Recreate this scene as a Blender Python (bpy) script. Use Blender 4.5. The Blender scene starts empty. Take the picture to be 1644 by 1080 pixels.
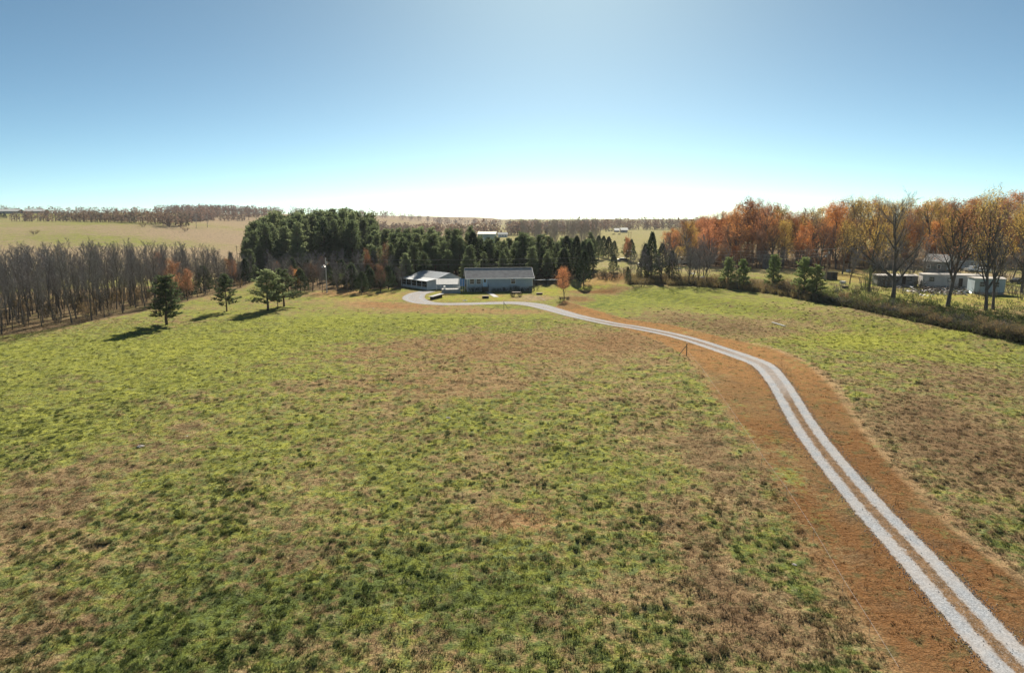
import bpy, math, random
import numpy as np
from mathutils import Vector

rng = random.Random(11)
nr = np.random.RandomState(7)
S = bpy.context.scene
COL = S.collection
PI = math.pi

# ------------------------------------------------------------------ camera, sky, sun, exposure
CAM_Z, FPX, PITCH = 17.0, 1096.0, math.radians(9.84)
cam_d = bpy.data.cameras.new('camera')
cam = bpy.data.objects.new('camera', cam_d)
COL.objects.link(cam)
cam.location = (0, 0, CAM_Z)
cam.rotation_euler = (math.radians(90) - PITCH, 0, 0)
cam_d.lens, cam_d.sensor_width, cam_d.sensor_fit = 24.0, 36.0, 'HORIZONTAL'
cam_d.clip_start, cam_d.clip_end = 0.5, 20000
S.camera = cam

SUN_EL, SUN_AZ = math.radians(30), math.radians(4.5)      # ahead of the camera, a little to the right
w = bpy.data.worlds.new('World')
S.world = w
w.use_nodes = True
nt = w.node_tree
nt.nodes.clear()
sky = nt.nodes.new('ShaderNodeTexSky')
sky.sky_type = 'NISHITA'
sky.sun_disc = False
sky.sun_elevation, sky.sun_rotation = SUN_EL, SUN_AZ
sky.altitude, sky.air_density, sky.dust_density, sky.ozone_density = 100, 0.42, 0.25, 1.5
bg = nt.nodes.new('ShaderNodeBackground')
bg.inputs['Strength'].default_value = 0.05
wo = nt.nodes.new('ShaderNodeOutputWorld')
wbal = nt.nodes.new('ShaderNodeMix')                       # the photograph's white balance
wbal.data_type, wbal.blend_type = 'RGBA', 'MULTIPLY'
wbal.inputs[0].default_value = 1.0
wbal.inputs[7].default_value = (0.83, 1.02, 0.88, 1)
nt.links.new(sky.outputs[0], wbal.inputs[6])
nt.links.new(wbal.outputs[2], bg.inputs[0])
nt.links.new(bg.outputs[0], wo.inputs[0])

sun_d = bpy.data.lights.new('sun', 'SUN')
sun_d.energy, sun_d.angle, sun_d.color = 5.0, math.radians(0.53), (1.0, 0.92, 0.78)
sun = bpy.data.objects.new('sun', sun_d)
COL.objects.link(sun)
sv = Vector((math.sin(SUN_AZ) * math.cos(SUN_EL), math.cos(SUN_AZ) * math.cos(SUN_EL), math.sin(SUN_EL)))
sun.rotation_euler = sv.to_track_quat('Z', 'Y').to_euler()
sun.location = sv * 300

S.view_settings.view_transform = 'Standard'
S.view_settings.look = 'None'
S.view_settings.gamma = 1
S.view_settings.use_curve_mapping = False
S.view_settings.exposure = 1.25
S.render.engine = 'CYCLES'
S.cycles.max_bounces = 7
S.cycles.diffuse_bounces = 3
S.cycles.transmission_bounces = 4
S.cycles.volume_bounces = 1
S.cycles.transparent_max_bounces = 8

# ------------------------------------------------------------------ numbers: noise, terrain, survey
def sstep(a, b, x):
    t = np.clip((np.asarray(x, float) - a) / (b - a), 0, 1)
    return t * t * (3 - 2 * t)

_P = nr.rand(256, 256)
def vnoise(x, y):
    xi, yi = np.floor(x).astype(int), np.floor(y).astype(int)
    fx, fy = x - xi, y - yi
    fx, fy = fx * fx * (3 - 2 * fx), fy * fy * (3 - 2 * fy)
    a, b = _P[xi & 255, yi & 255], _P[(xi + 1) & 255, yi & 255]
    c, d = _P[xi & 255, (yi + 1) & 255], _P[(xi + 1) & 255, (yi + 1) & 255]
    return (a * (1 - fx) + b * fx) * (1 - fy) + (c * (1 - fx) + d * fx) * fy
def fbm(x, y, o=4):
    s, a, t = 0, 1, 0
    for k in range(o):
        s = s + a * vnoise(x * 2 ** k + 17.3 * k, y * 2 ** k + 5.1 * k)
        t += a
        a *= 0.5
    return s / t

def side(x, y, p, q):
    """signed distance to the line p-q, positive to the right of its direction"""
    dx, dy = q[0] - p[0], q[1] - p[1]
    L = math.hypot(dx, dy)
    return ((x - p[0]) * dy - (y - p[1]) * dx) / L

def land(x, y):
    x, y = np.asarray(x, float), np.asarray(y, float)
    z = -2.4 * sstep(80, 12, y)
    z = z - 1.8 * sstep(-15, -90, x) * sstep(120, 30, y)
    z = z - 1.3 * sstep(0, 9, side(x, y, (23, 187), (76, 90)))            # falls away beyond the right crest
    z = z - 2.2 * sstep(0, 40, side(x, y, (-80, 90), (-67, 190)) * -1) * sstep(80, 110, y)
    hill = sstep(120, 300, -x) * sstep(215, 640, y)
    z = z + 17.5 * hill + 9.0 * sstep(640, 950, y) * sstep(250, 500, -x)
    z = z + 0.5 * (fbm(x / 60.0 + 3, y / 60.0 + 9, 2) - 0.5) * sstep(60, 20, np.hypot(x + 8, y - 160)) * 0
    z = z + (fbm(x / 240.0 + 7, y / 240.0, 2) - 0.5) * 5.0 * sstep(260, 500, y)
    return z

CP, SP = math.cos(PITCH), math.sin(PITCH)
def at(u, v, h=0.0):
    """surveyed point: where the sight line to (u, v) of the photograph meets the land raised by h"""
    a, b = (u - 822) / FPX, (540 - v) / FPX
    d = np.array([a, CP + b * SP, -SP + b * CP])
    t = 8.0
    while t < 6000:
        p = d * t
        if CAM_Z + p[2] < float(land(p[0], p[1])) + h:
            lo, hi = t / 1.02, t
            for _ in range(24):
                m = (lo + hi) / 2
                p = d * m
                if CAM_Z + p[2] < float(land(p[0], p[1])) + h: hi = m
                else: lo = m
            return np.array([d[0] * hi, d[1] * hi, float(land(d[0] * hi, d[1] * hi))])
        t *= 1.02
    return np.array([d[0] * 6000, d[1] * 6000, 0])

def at_depth(u, d):
    x = (u - 822) / FPX * d
    return np.array([x, d, float(land(x, d))])

def poly_dist(x, y, pts):
    """distance to a polyline and arc length of the nearest point and signed side"""
    best = np.full(x.shape, 1e9)
    arc = np.zeros(x.shape)
    sg = np.zeros(x.shape)
    s0 = 0
    for (x0, y0), (x1, y1) in zip(pts[:-1], pts[1:]):
        dx, dy = x1 - x0, y1 - y0
        L = math.hypot(dx, dy) + 1e-9
        t = np.clip(((x - x0) * dx + (y - y0) * dy) / L / L, 0, 1)
        d = np.hypot(x - x0 - t * dx, y - y0 - t * dy)
        m = d < best
        best = np.where(m, d, best)
        arc = np.where(m, s0 + t * L, arc)
        sg = np.where(m, np.sign((x - x0) * dy - (y - y0) * dx), sg)
        s0 += L
    return best, arc, sg

def in_poly(x, y, P):
    x, y = np.asarray(x, float), np.asarray(y, float)
    c = np.zeros(x.shape, bool)
    n = len(P)
    for i in range(n):
        (xa, ya), (xb, yb) = P[i], P[(i + 1) % n]
        if ya == yb: continue
        m = ((ya > y) != (yb > y)) & (x < (xb - xa) * (y - ya) / (yb - ya) + xa)
        c ^= m
    return c

def smooth_line(P, step):
    """Catmull-Rom through P (tuples of any length), resampled about every step metres"""
    P = [np.array(p, float) for p in P]
    P = [2 * P[0] - P[1]] + P + [2 * P[-1] - P[-2]]
    out = []
    for i in range(1, len(P) - 2):
        a, b, c, d = P[i - 1:i + 3]
        n = max(1, int(np.linalg.norm((c - b)[:2]) / step))
        for k in range(n):
            t = k / n
            out.append(0.5 * (2 * b + (c - a) * t + (2 * a - 5 * b + 4 * c - d) * t * t + (3 * b - a - 3 * c + d) * t ** 3))
    out.append(P[-2])
    return out

# driveway: centre line in photograph coordinates and the width of the gravel in metres, two tracks when near
ROADPX = [(1790, 1230, 2.6), (1712, 1150, 2.6), (1640, 1080, 2.6), (1556, 990, 2.6), (1466, 890, 2.6), (1375, 790, 2.5), (1296, 690, 2.5), (1250, 615, 2.6), (1225, 587, 2.9),
          (1192, 573, 3.1), (1154, 560, 3.1), (1114, 547, 3.1), (1074, 536.5, 3.0), (1021, 526, 3.0), (980, 519.5, 3.0), (927, 508, 3.2), (887, 497, 3.8), (860, 490, 4.6),
          (835, 487, 4.6), (809, 486.5, 4.2), (746, 488, 3.8), (705, 488, 3.6), (677, 485, 4.6), (664, 479, 5.2), (670, 472, 4.6), (688, 467.5, 4.0)]
ROAD = smooth_line([tuple(at(u, v)[:2]) + (wd,) for u, v, wd in ROADPX], 0.5)
ROAD2 = [(p[0], p[1]) for p in ROAD]
ROADC = ROAD2[::4] + [ROAD2[-1]]
# edges of the mown strip either side of the driveway
LEFTLINE = [tuple(at(u, v)[:2]) for u, v in [(1560, 1290), (1430, 1080), (1352, 950), (1262, 800), (1180, 680), (1128, 603), (1102, 572)]]
RIGHTLINE = [tuple(at(u, v)[:2]) for u, v in [(1160, 541), (1235, 556), (1300, 582), (1345, 625), (1390, 690), (1450, 760), (1540, 850), (1644, 925), (1800, 1040), (2100, 1290)]]
STRIP = LEFTLINE + [tuple(at(u, v)[:2]) for u, v in [(1060, 548), (1000, 527), (940, 510), (890, 494), (905, 482), (1000, 511), (1080, 522)]] + RIGHTLINE

RST = (.225, .135, .072)
TAN, ORG, BRN, PINK, GOLD, RED = (.27, .19, .10), (.150, .074, .032), (.155, .10, .058), (.29, .22, .15), (.36, .24, .09), (.27, .14, .065)
# patches: u, v, radius u px, radius v px, dry colour, green cover, lime, strength
PATCH = [
    (200, 620, 330, 110, TAN, .86, .4, .9), (560, 520, 190, 22, TAN, .92, .5, .95), (350, 560, 240, 25, TAN, .93, .55, .95),
    (120, 560, 160, 30, TAN, .92, .45, .9), (90, 800, 140, 60, BRN, .25, 0, .75), (250, 700, 120, 35, BRN, .3, .1, .6), (420, 640, 200, 30, TAN, .55, .2, .6),
    (800, 560, 280, 32, RST, .26, .0, .85), (700, 615, 190, 24, RST, .30, 0, .7), (1000, 545, 100, 20, RST, .15, 0, .85), (930, 600, 160, 30, TAN, .42, .1, .6),
    (830, 835, 75, 24, RED, .1, 0, .7), (560, 770, 60, 22, BRN, .3, 0, .5), (700, 760, 230, 60, TAN, .62, .2, .6), (1000, 760, 130, 60, TAN, .60, .2, .6),
    (700, 930, 300, 90, BRN, .74, .02, .8), (250, 980, 240, 90, BRN, .68, .0, .8), (1000, 900, 130, 70, TAN, .55, .05, .6), (1130, 900, 50, 150, BRN, .16, 0, .8),
    (1230, 1000, 90, 70, BRN, .10, 0, .85), (1150, 740, 60, 80, BRN, .22, 0, .75), (60, 1000, 80, 80, BRN, .35, 0, .6), (450, 900, 80, 50, BRN, .5, 0, .5),
    (1400, 545, 150, 14, GOLD, .92, .85, 1.0), (1500, 560, 120, 16, TAN, .8, .75, .9), (1370, 600, 50, 22, TAN, .62, .2, .7), (1560, 610, 110, 40, BRN, .3, .15, .8),
    (1560, 720, 150, 90, BRN, .12, .0, .9), (1560, 850, 80, 60, BRN, .3, .02, .7), (1480, 650, 70, 30, BRN, .15, 0, .7), (1620, 560, 50, 20, TAN, .6, .3, .7),
    (1180, 525, 120, 14, BRN, .18, 0, .85), (1100, 510, 110, 10, BRN, .3, 0, .8), (1280, 520, 70, 10, TAN, .45, .3, .6),
    (1050, 480, 110, 11, TAN, .92, .25, 1.0), (960, 488, 36, 7, TAN, .97, .05, 1.0), (1180, 485, 110, 12, TAN, .75, .4, .8), (1300, 505, 100, 12, TAN, .5, .4, .7),
    (1440, 515, 110, 10, TAN, .5, .45, .8), (1500, 503, 110, 9, (.10, .08, .05), .4, .0, .95), (1600, 520, 90, 9, (.10, .08, .05), .4, .0, .95), (1390, 487, 60, 7, (.13, .10, .06), .35, .0, .9),  # dark entries: ditch litter and weeds, with the big trees' shade painted in
    (590, 476, 70, 8, GOLD, .42, .6, .95), (540, 470, 40, 6, RED, .2, .2, .7), (640, 492, 90, 5, RED, .1, .3, .8), (600, 487, 50, 3, RED, .05, .1, .7),
    (720, 478, 40, 6, GOLD, .65, .7, .9), (800, 478, 50, 5, GOLD, .7, .7, .9), (850, 478, 30, 5, PINK, .15, .4, .8),
    (885, 468, 25, 6, GOLD, .75, .9, .9), (950, 461, 50, 3.5, GOLD, .8, .95, .9), (960, 469, 50, 4, ORG, .12, .1, .9), (930, 480, 25, 6, ORG, .1, .1, .8), (985, 445, 40, 8, ORG, .05, .1, .9),
    (965, 452, 30, 4, GOLD, .1, .1, .8), (760, 500, 180, 4, RED, .15, .2, .6), (690, 508, 140, 6, TAN, .85, .4, .8),
    (1380, 445, 60, 12, GOLD, .4, .6, .9), (1560, 480, 110, 12, GOLD, .55, .7, .8), (1500, 500, 130, 10, BRN, .3, .1, .6), (1620, 445, 50, 12, PINK, .3, .2, .9), (1360, 432, 30, 5, GOLD, .05, .2, .9),
]
WOODS = [([(-160, 94), (-40, 103), (0, 107), (100, 116), (200, 130), (290, 149), (345, 165), (395, 182), (410, 215), (300, 212), (120, 200), (-80, 180), (-250, 140)], .2),
         ([(392, 228), (430, 185), (470, 172), (640, 180), (700, 186), (870, 188), (945, 196), (955, 228), (605, 300), (410, 305)], .08),
         ([(1010, 176), (1110, 172), (1210, 167), (1320, 160), (1320, 178), (1200, 195), (1015, 200)], .25),
         ([(1075, 250), (1200, 232), (1345, 232), (1840, 240), (1840, 420), (1340, 420), (1080, 360)], .05)]
def ground_cover(x, y):
    """dry colour (3) and green cover, lime share at ground points"""
    n = x.shape[0]
    C = np.tile(np.array(TAN + (.62, .18)), (n, 1))
    far = sstep(190, 260, y)
    C = C * (1 - far[:, None]) + far[:, None] * np.array(PINK + (.35, .15))
    fl = sstep(-90, -200, x) * far
    band = fbm(x / 200.0 + 2, y / 60.0, 3)
    C[:, 3] = C[:, 3] + fl * (np.clip((-x / np.maximum(y, 1) - .48) * 1.6, -0.2, .2) + (band - .5) * .9)
    C[:, 4] += fl * .1
    mf = far * sstep(-60, 0, x)
    C = C * (1 - mf[:, None]) + mf[:, None] * np.array((.31, .26, .15, .45, .3))
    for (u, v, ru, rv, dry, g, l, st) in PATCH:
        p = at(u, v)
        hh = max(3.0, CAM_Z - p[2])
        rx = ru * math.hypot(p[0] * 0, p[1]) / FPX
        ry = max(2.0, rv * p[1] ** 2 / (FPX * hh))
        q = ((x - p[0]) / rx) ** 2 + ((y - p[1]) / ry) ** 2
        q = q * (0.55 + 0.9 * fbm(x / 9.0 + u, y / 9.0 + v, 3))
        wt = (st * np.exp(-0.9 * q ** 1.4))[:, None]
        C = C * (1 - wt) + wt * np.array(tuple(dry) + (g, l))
    for P_, cv in WOODS:                                   # leaf litter under the woods
        m = in_poly(x, y, [((u - 822) / FPX * d, d) for u, d in P_])
        m = (m * (.75 + .25 * fbm(x / 5.0, y / 5.0, 2)))[:, None]
        C = C * (1 - m) + m * np.array((.15, .105, .068, cv, .1))
    # mown strip beside the driveway
    ins = in_poly(x, y, STRIP)
    bl, _, _ = poly_dist(x, y, LEFTLINE)
    brr, _, _ = poly_dist(x, y, RIGHTLINE)
    edge = np.minimum(bl, brr)
    wob = (fbm(x / 2.2, y / 2.2, 3) - .5) * 1.6 + (fbm(x / 9.0, y / 9.0, 3) - .5) * 3
    near_left = bl < brr
    sd = np.where(ins, edge, -edge)
    m = np.where(near_left, sstep(-1.8, 1.4, sd + wob), sstep(-.7, .9, sd + wob * .5 * sstep(70, 40, y)))[:, None] * .96
    bend = sstep(45, 95, y)[:, None]
    C = C * (1 - m) + m * (np.array(ORG + (.12, .05)) * (1 - bend) + bend * np.array((.27, .145, .062, .14, .2)))
    stain = (sstep(.5, .75, fbm(x / 6.0 + 40, y / 11.0, 3)) * .8)[:, None] * m
    C[:, :3] = C[:, :3] * (1 - stain) + stain * np.array((.19, .118, .058))
    C[:, 3] = C[:, 3] + m[:, 0] * sstep(.55, .75, fbm(x / 7.0 + 9, y / 7.0 + 3, 3)) * .25
    line = (np.exp(-((brr - .25) / .28) ** 2) * .6 * sstep(20, 34, y) * (y < 100) + np.exp(-(bl / .2) ** 2) * .16)[:, None]
    C[:, :3] = C[:, :3] * (1 - line) + line * np.array((.36, .25, .14))
    C[:, 3] *= 1 - line[:, 0] * .8
    # verge close to the gravel
    rd, _, _ = poly_dist(x, y, ROADC)
    vg = (np.exp(-((rd - 1.3) / 1.1) ** 2) * sstep(95, 120, y) * .6)[:, None]
    C[:, :3] = C[:, :3] * (1 - vg) + vg * np.array((.30, .2, .11))
    return C, rd

# ------------------------------------------------------------------ helpers: meshes, objects, materials
def mesh(name, v, f, mat=None, smooth=False):
    me = bpy.data.meshes.new(name)
    me.from_pydata([tuple(map(float, p)) for p in v], [], [tuple(map(int, q)) for q in f])
    me.update()
    if mat is not None:
        for m_ in (mat if isinstance(mat, (list, tuple)) else [mat]): me.materials.append(m_)
    if smooth:
        me.polygons.foreach_set('use_smooth', [True] * len(me.polygons))
    return me

def link(name, data, parent=None, loc=None, rz=0.0):
    o = bpy.data.objects.new(name, data)
    COL.objects.link(o)
    if parent is not None: o.parent = parent
    if loc is not None: o.location = [float(c) for c in loc]
    if rz: o.rotation_euler = (0, 0, rz)
    return o

def tag(o, label=None, cat=None, group=None, kind=None):
    for k, val in (('label', label), ('category', cat), ('group', group), ('kind', kind)):
        if val: o[k] = val
    return o

def thing(name, loc, label, cat, group=None, rz=0.0):
    return tag(link(name, None, None, loc, rz), label, cat, group)

class G:
    """collects boxes, tubes and faces that become one mesh"""
    def __init__(s): s.v, s.f = [], []
    def face(s, pts):
        b = len(s.v); s.v += [tuple(p) for p in pts]; s.f.append(tuple(range(b, b + len(pts)))); return s
    def box(s, c, d, rz=0.0, ry=0.0):
        hx, hy, hz = d[0] / 2, d[1] / 2, d[2] / 2
        b = len(s.v)
        for sx, sy, sz in ((-1, -1, -1), (1, -1, -1), (1, 1, -1), (-1, 1, -1), (-1, -1, 1), (1, -1, 1), (1, 1, 1), (-1, 1, 1)):
            x, y, z = sx * hx, sy * hy, sz * hz
            if ry: x, z = x * math.cos(ry) + z * math.sin(ry), -x * math.sin(ry) + z * math.cos(ry)
            if rz: x, y = x * math.cos(rz) - y * math.sin(rz), x * math.sin(rz) + y * math.cos(rz)
            s.v.append((c[0] + x, c[1] + y, c[2] + z))
        for q in ((0, 3, 2, 1), (4, 5, 6, 7), (0, 1, 5, 4), (1, 2, 6, 5), (2, 3, 7, 6), (3, 0, 4, 7)):
            s.f.append(tuple(b + i for i in q))
        return s
    def prism(s, prof, a, b, axis='y'):
        """profile of 2-D points extruded from a to b along an axis (x: points are y,z; y: points are x,z)"""
        k = len(s.v); n = len(prof)
        for t in (a, b):
            for p, q in prof:
                s.v.append((p, t, q) if axis == 'y' else (t, p, q))
        s.f.append(tuple(k + i for i in range(n))); s.f.append(tuple(k + n + i for i in reversed(range(n))))
        for i in range(n):
            j = (i + 1) % n
            s.f.append((k + i, k + n + i, k + n + j, k + j))
        return s
    def tube(s, pts, rad, sides=3, cap=False):
        b = len(s.v)
        n = len(pts)
        P = [np.asarray(p, float) for p in pts]
        for i in range(n):
            d = P[min(i + 1, n - 1)] - P[max(i - 1, 0)]
            d = d / (np.linalg.norm(d) + 1e-9)
            a = np.array((0, 0, 1.0)) if abs(d[2]) < .8 else np.array((1.0, 0, 0))
            e1 = np.cross(d, a); e1 /= np.linalg.norm(e1)
            e2 = np.cross(d, e1)
            r = rad[i] if hasattr(rad, '__len__') else rad
            for k in range(sides):
                t = 2 * PI * k / sides
                s.v.append(tuple(P[i] + e1 * r * math.cos(t) + e2 * r * math.sin(t)))
        for i in range(n - 1):
            for k in range(sides):
                k2 = (k + 1) % sides
                s.f.append((b + i * sides + k, b + i * sides + k2, b + (i + 1) * sides + k2, b + (i + 1) * sides + k))
        if cap:
            s.f.append(tuple(b + k for k in range(sides)))
            s.f.append(tuple(b + (n - 1) * sides + k for k in reversed(range(sides))))
        return s
    def build(s, name, mat, parent=None, loc=None, rz=0.0, smooth=False):
        return link(name, mesh(name, s.v, s.f, mat, smooth), parent, loc, rz)

def newmat(name):
    m = bpy.data.materials.new(name)
    m.use_nodes = True
    m.node_tree.nodes.clear()
    return m, m.node_tree
def N(nt, typ, **kw):
    n = nt.nodes.new(typ)
    for k, v in kw.items():
        if k == 'ins':
            for key, val in v.items():
                if isinstance(val, bpy.types.NodeSocket): nt.links.new(val, n.inputs[key])
                else: n.inputs[key].default_value = val
        else: setattr(n, k, v)
    return n
def mixc(nt, fac, a, b, blend='MIX'):
    n = N(nt, 'ShaderNodeMix', data_type='RGBA', blend_type=blend)
    for idx, val in ((0, fac), (6, a), (7, b)):
        if isinstance(val, bpy.types.NodeSocket): nt.links.new(val, n.inputs[idx])
        else: n.inputs[idx].default_value = (tuple(val) + (1,) if idx else val)
    return n.outputs[2]
def mth(nt, op, a, b=0.0, c=None, clamp=False):
    n = N(nt, 'ShaderNodeMath', operation=op, use_clamp=clamp)
    for i, val in enumerate((a, b, c)):
        if val is None: continue
        if isinstance(val, bpy.types.NodeSocket): nt.links.new(val, n.inputs[i])
        else: n.inputs[i].default_value = val
    return n.outputs[0]
def smap(nt, val, lo, hi, a=0.0, b=1.0):
    n = N(nt, 'ShaderNodeMapRange', interpolation_type='SMOOTHSTEP')
    nt.links.new(val, n.inputs[0])
    for i, q in enumerate((lo, hi, a, b)):
        if isinstance(q, bpy.types.NodeSocket): nt.links.new(q, n.inputs[i + 1])
        else: n.inputs[i + 1].default_value = q
    return n.outputs[0]
def noise(nt, vec, scale, detail=3, rough=.55):
    n = N(nt, 'ShaderNodeTexNoise', ins={'Scale': scale, 'Detail': detail, 'Roughness': rough})
    nt.links.new(vec, n.inputs['Vector'])
    return n.outputs['Fac']
def wpos(nt, sx=1, sy=1, sz=1):
    g = N(nt, 'ShaderNodeNewGeometry')
    m = N(nt, 'ShaderNodeMapping')
    m.inputs['Scale'].default_value = (sx, sy, sz)
    nt.links.new(g.outputs['Position'], m.inputs['Vector'])
    return m.outputs[0]
def opos(nt):
    return N(nt, 'ShaderNodeTexCoord').outputs['Object']

def simple(name, col, rough=.7, var=.18, scale=3.0, metal=0.0, col2=None, bump=0.0, stretch=None):
    """painted or raw surface: colour with blotches and fine grain"""
    m, nt = newmat(name)
    v = opos(nt)
    if stretch:
        mp = N(nt, 'ShaderNodeMapping'); mp.inputs['Scale'].default_value = stretch
        nt.links.new(v, mp.inputs[0]); v = mp.outputs[0]
    n1, n2 = noise(nt, v, scale, 4), noise(nt, v, scale * 9, 2)
    f = mth(nt, 'ADD', mth(nt, 'MULTIPLY', n1, .7), mth(nt, 'MULTIPLY', n2, .3))
    c = mixc(nt, smap(nt, f, .35, .65), tuple(k * (1 - var) for k in col), col2 or tuple(min(1, k * (1 + var)) for k in col))
    b = N(nt, 'ShaderNodeBsdfPrincipled', ins={'Base Color': c, 'Roughness': rough, 'Metallic': metal, 'Specular IOR Level': .08 if rough >= .7 else .35})
    if bump:
        bp = N(nt, 'ShaderNodeBump', ins={'Height': f, 'Strength': bump, 'Distance': .05})
        nt.links.new(bp.outputs[0], b.inputs['Normal'])
    o = N(nt, 'ShaderNodeOutputMaterial')
    nt.links.new(b.outputs[0], o.inputs[0])
    return m

def leafmat(name, cols, trans=.35, nscale=.5, objvar=True, val=.38, rough=True):
    """foliage: colour varies from tree to tree, from bough to bough and from leaf to leaf; lets light through"""
    m, nt = newmat(name)
    oi = N(nt, 'ShaderNodeObjectInfo')
    n1 = noise(nt, wpos(nt), nscale, 2)
    n2 = noise(nt, wpos(nt), nscale * 9, 1)
    f = mth(nt, 'ADD', mth(nt, 'MULTIPLY', mth(nt, 'SUBTRACT', n1, .5), 1.1), mth(nt, 'MULTIPLY', mth(nt, 'SUBTRACT', n2, .5), .8))
    f = mth(nt, 'ADD', f, mth(nt, 'MULTIPLY_ADD', oi.outputs['Random'], .8 if objvar else .0, .1 if objvar else .5), clamp=True)
    r = N(nt, 'ShaderNodeValToRGB')
    e = r.color_ramp.elements
    for i, c in enumerate(cols):
        t = i / (len(cols) - 1)
        el = e[0] if i == 0 else (e[len(e) - 1] if i == len(cols) - 1 else e.new(t))
        el.position = t
        el.color = tuple(c) + (1,)
    nt.links.new(f, r.inputs[0])
    wr = N(nt, 'ShaderNodeTexWhiteNoise', noise_dimensions='1D')
    nt.links.new(oi.outputs['Random'], wr.inputs['W'])
    hs = N(nt, 'ShaderNodeHueSaturation', ins={'Color': r.outputs[0], 'Value': mth(nt, 'MULTIPLY_ADD', wr.outputs[0], val * 2, 1 - val)})
    d = N(nt, 'ShaderNodeBsdfDiffuse', ins={'Color': hs.outputs[0]})
    t = N(nt, 'ShaderNodeBsdfTranslucent', ins={'Color': hs.outputs[0]})
    mx = N(nt, 'ShaderNodeMixShader', ins={0: trans})
    nt.links.new(d.outputs[0], mx.inputs[1]); nt.links.new(t.outputs[0], mx.inputs[2])
    o = N(nt, 'ShaderNodeOutputMaterial')
    nt.links.new(mx.outputs[0], o.inputs[0])
    return m

def field_nodes(nt, atype):
    """colour of the grassland from the stored cover and noise laid out in the field"""
    A = N(nt, 'ShaderNodeAttribute', attribute_name='dry', attribute_type=atype)
    B = N(nt, 'ShaderNodeAttribute', attribute_name='cover', attribute_type=atype)
    sep = N(nt, 'ShaderNodeSeparateXYZ'); nt.links.new(B.outputs['Vector'], sep.inputs[0])
    cover, lime, deep = sep.outputs[0], sep.outputs[1], sep.outputs[2]
    p = wpos(nt, 1, 1, .2)
    big, mid, small, fine = noise(nt, p, .11, 3), noise(nt, p, .55, 4, .62), noise(nt, p, 2.1, 3, .6), noise(nt, p, 9.0, 2, .6)
    g = mth(nt, 'ADD', mth(nt, 'MULTIPLY', big, .25), mth(nt, 'MULTIPLY', mid, .40))
    g = mth(nt, 'ADD', g, mth(nt, 'MULTIPLY', small, .35))
    th = mth(nt, 'MULTIPLY_ADD', cover, -.30, .66)
    gm = smap(nt, g, mth(nt, 'SUBTRACT', th, .07), mth(nt, 'ADD', th, .07))
    green = mixc(nt, smap(nt, mid, .38, .62), (.085, .112, .026), (.25, .255, .056))
    green = mixc(nt, smap(nt, small, .42, .68), green, (.13, .155, .078))
    green = mixc(nt, mth(nt, 'MULTIPLY', lime, smap(nt, big, .3, .6, .55, 1)), green, (.30, .30, .055))
    green = mixc(nt, mth(nt, 'MULTIPLY', deep, smap(nt, big, .35, .6, .5, 1)), green, (.062, .088, .024))
    dry = mixc(nt, smap(nt, small, .35, .7), A.outputs['Color'], (.37, .28, .155), 'MIX')
    dry = mixc(nt, smap(nt, cover, .1, .4, .95, .66), dry, A.outputs['Color'])
    dry = mixc(nt, smap(nt, mid, .5, .3, 0, .5), dry, (.10, .07, .042))
    col = mixc(nt, gm, dry, green)
    streak = noise(nt, wpos(nt, .9, .9, .1), .9, 5, .75)
    col = mixc(nt, smap(nt, streak, .5, .36, 0, .6), col, (.075, .085, .040))
    col = mixc(nt, mth(nt, 'MULTIPLY', smap(nt, streak, .56, .68, 0, .4), smap(nt, cover, .12, .35)), col, (.33, .29, .16))
    return col, fine, small, mid, p, gm

def ground_shader(nt, col, fine, small, bump, con=.38):
    v = smap(nt, fine, .25, .75, 1 - con, 1 + con)
    c2 = N(nt, 'ShaderNodeMix', data_type='RGBA', blend_type='MULTIPLY')
    c2.inputs[0].default_value = 1.0
    nt.links.new(col, c2.inputs[6])
    cc = N(nt, 'ShaderNodeCombineColor'); [nt.links.new(v, cc.inputs[i]) for i in range(3)]
    nt.links.new(cc.outputs[0], c2.inputs[7])
    b = N(nt, 'ShaderNodeBsdfDiffuse', ins={'Color': c2.outputs[2], 'Roughness': 0.0})
    h = mth(nt, 'ADD', mth(nt, 'MULTIPLY', fine, .35), small)
    bp = N(nt, 'ShaderNodeBump', ins={'Height': h, 'Strength': bump, 'Distance': .16})
    nt.links.new(bp.outputs[0], b.inputs['Normal'])
    o = N(nt, 'ShaderNodeOutputMaterial'); nt.links.new(b.outputs[0], o.inputs[0])

M = {}
m, nt = newmat('grassland'); col, fine, small, mid, p, gm = field_nodes(nt, 'GEOMETRY'); ground_shader(nt, col, fine, small, .75); M['ground'] = m
def bladed(name, dark, trans):
    m, nt = newmat(name)
    col, fine, small, mid, p, gm = field_nodes(nt, 'INSTANCER')
    oi = N(nt, 'ShaderNodeAttribute', attribute_name='own', attribute_type='INSTANCER')
    c = mixc(nt, oi.outputs['Fac'], col, dark)
    d = N(nt, 'ShaderNodeBsdfDiffuse', ins={'Color': c}); t = N(nt, 'ShaderNodeBsdfTranslucent', ins={'Color': c})
    mx = N(nt, 'ShaderNodeMixShader', ins={0: trans})
    nt.links.new(d.outputs[0], mx.inputs[1]); nt.links.new(t.outputs[0], mx.inputs[2])
    o = N(nt, 'ShaderNodeOutputMaterial'); nt.links.new(mx.outputs[0], o.inputs[0])
    return m
M['short'] = bladed('short_grass_blades', (.14, .15, .05), .3)
M['clump'] = bladed('lush_grass_blades', (.050, .078, .030), .35)

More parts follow.
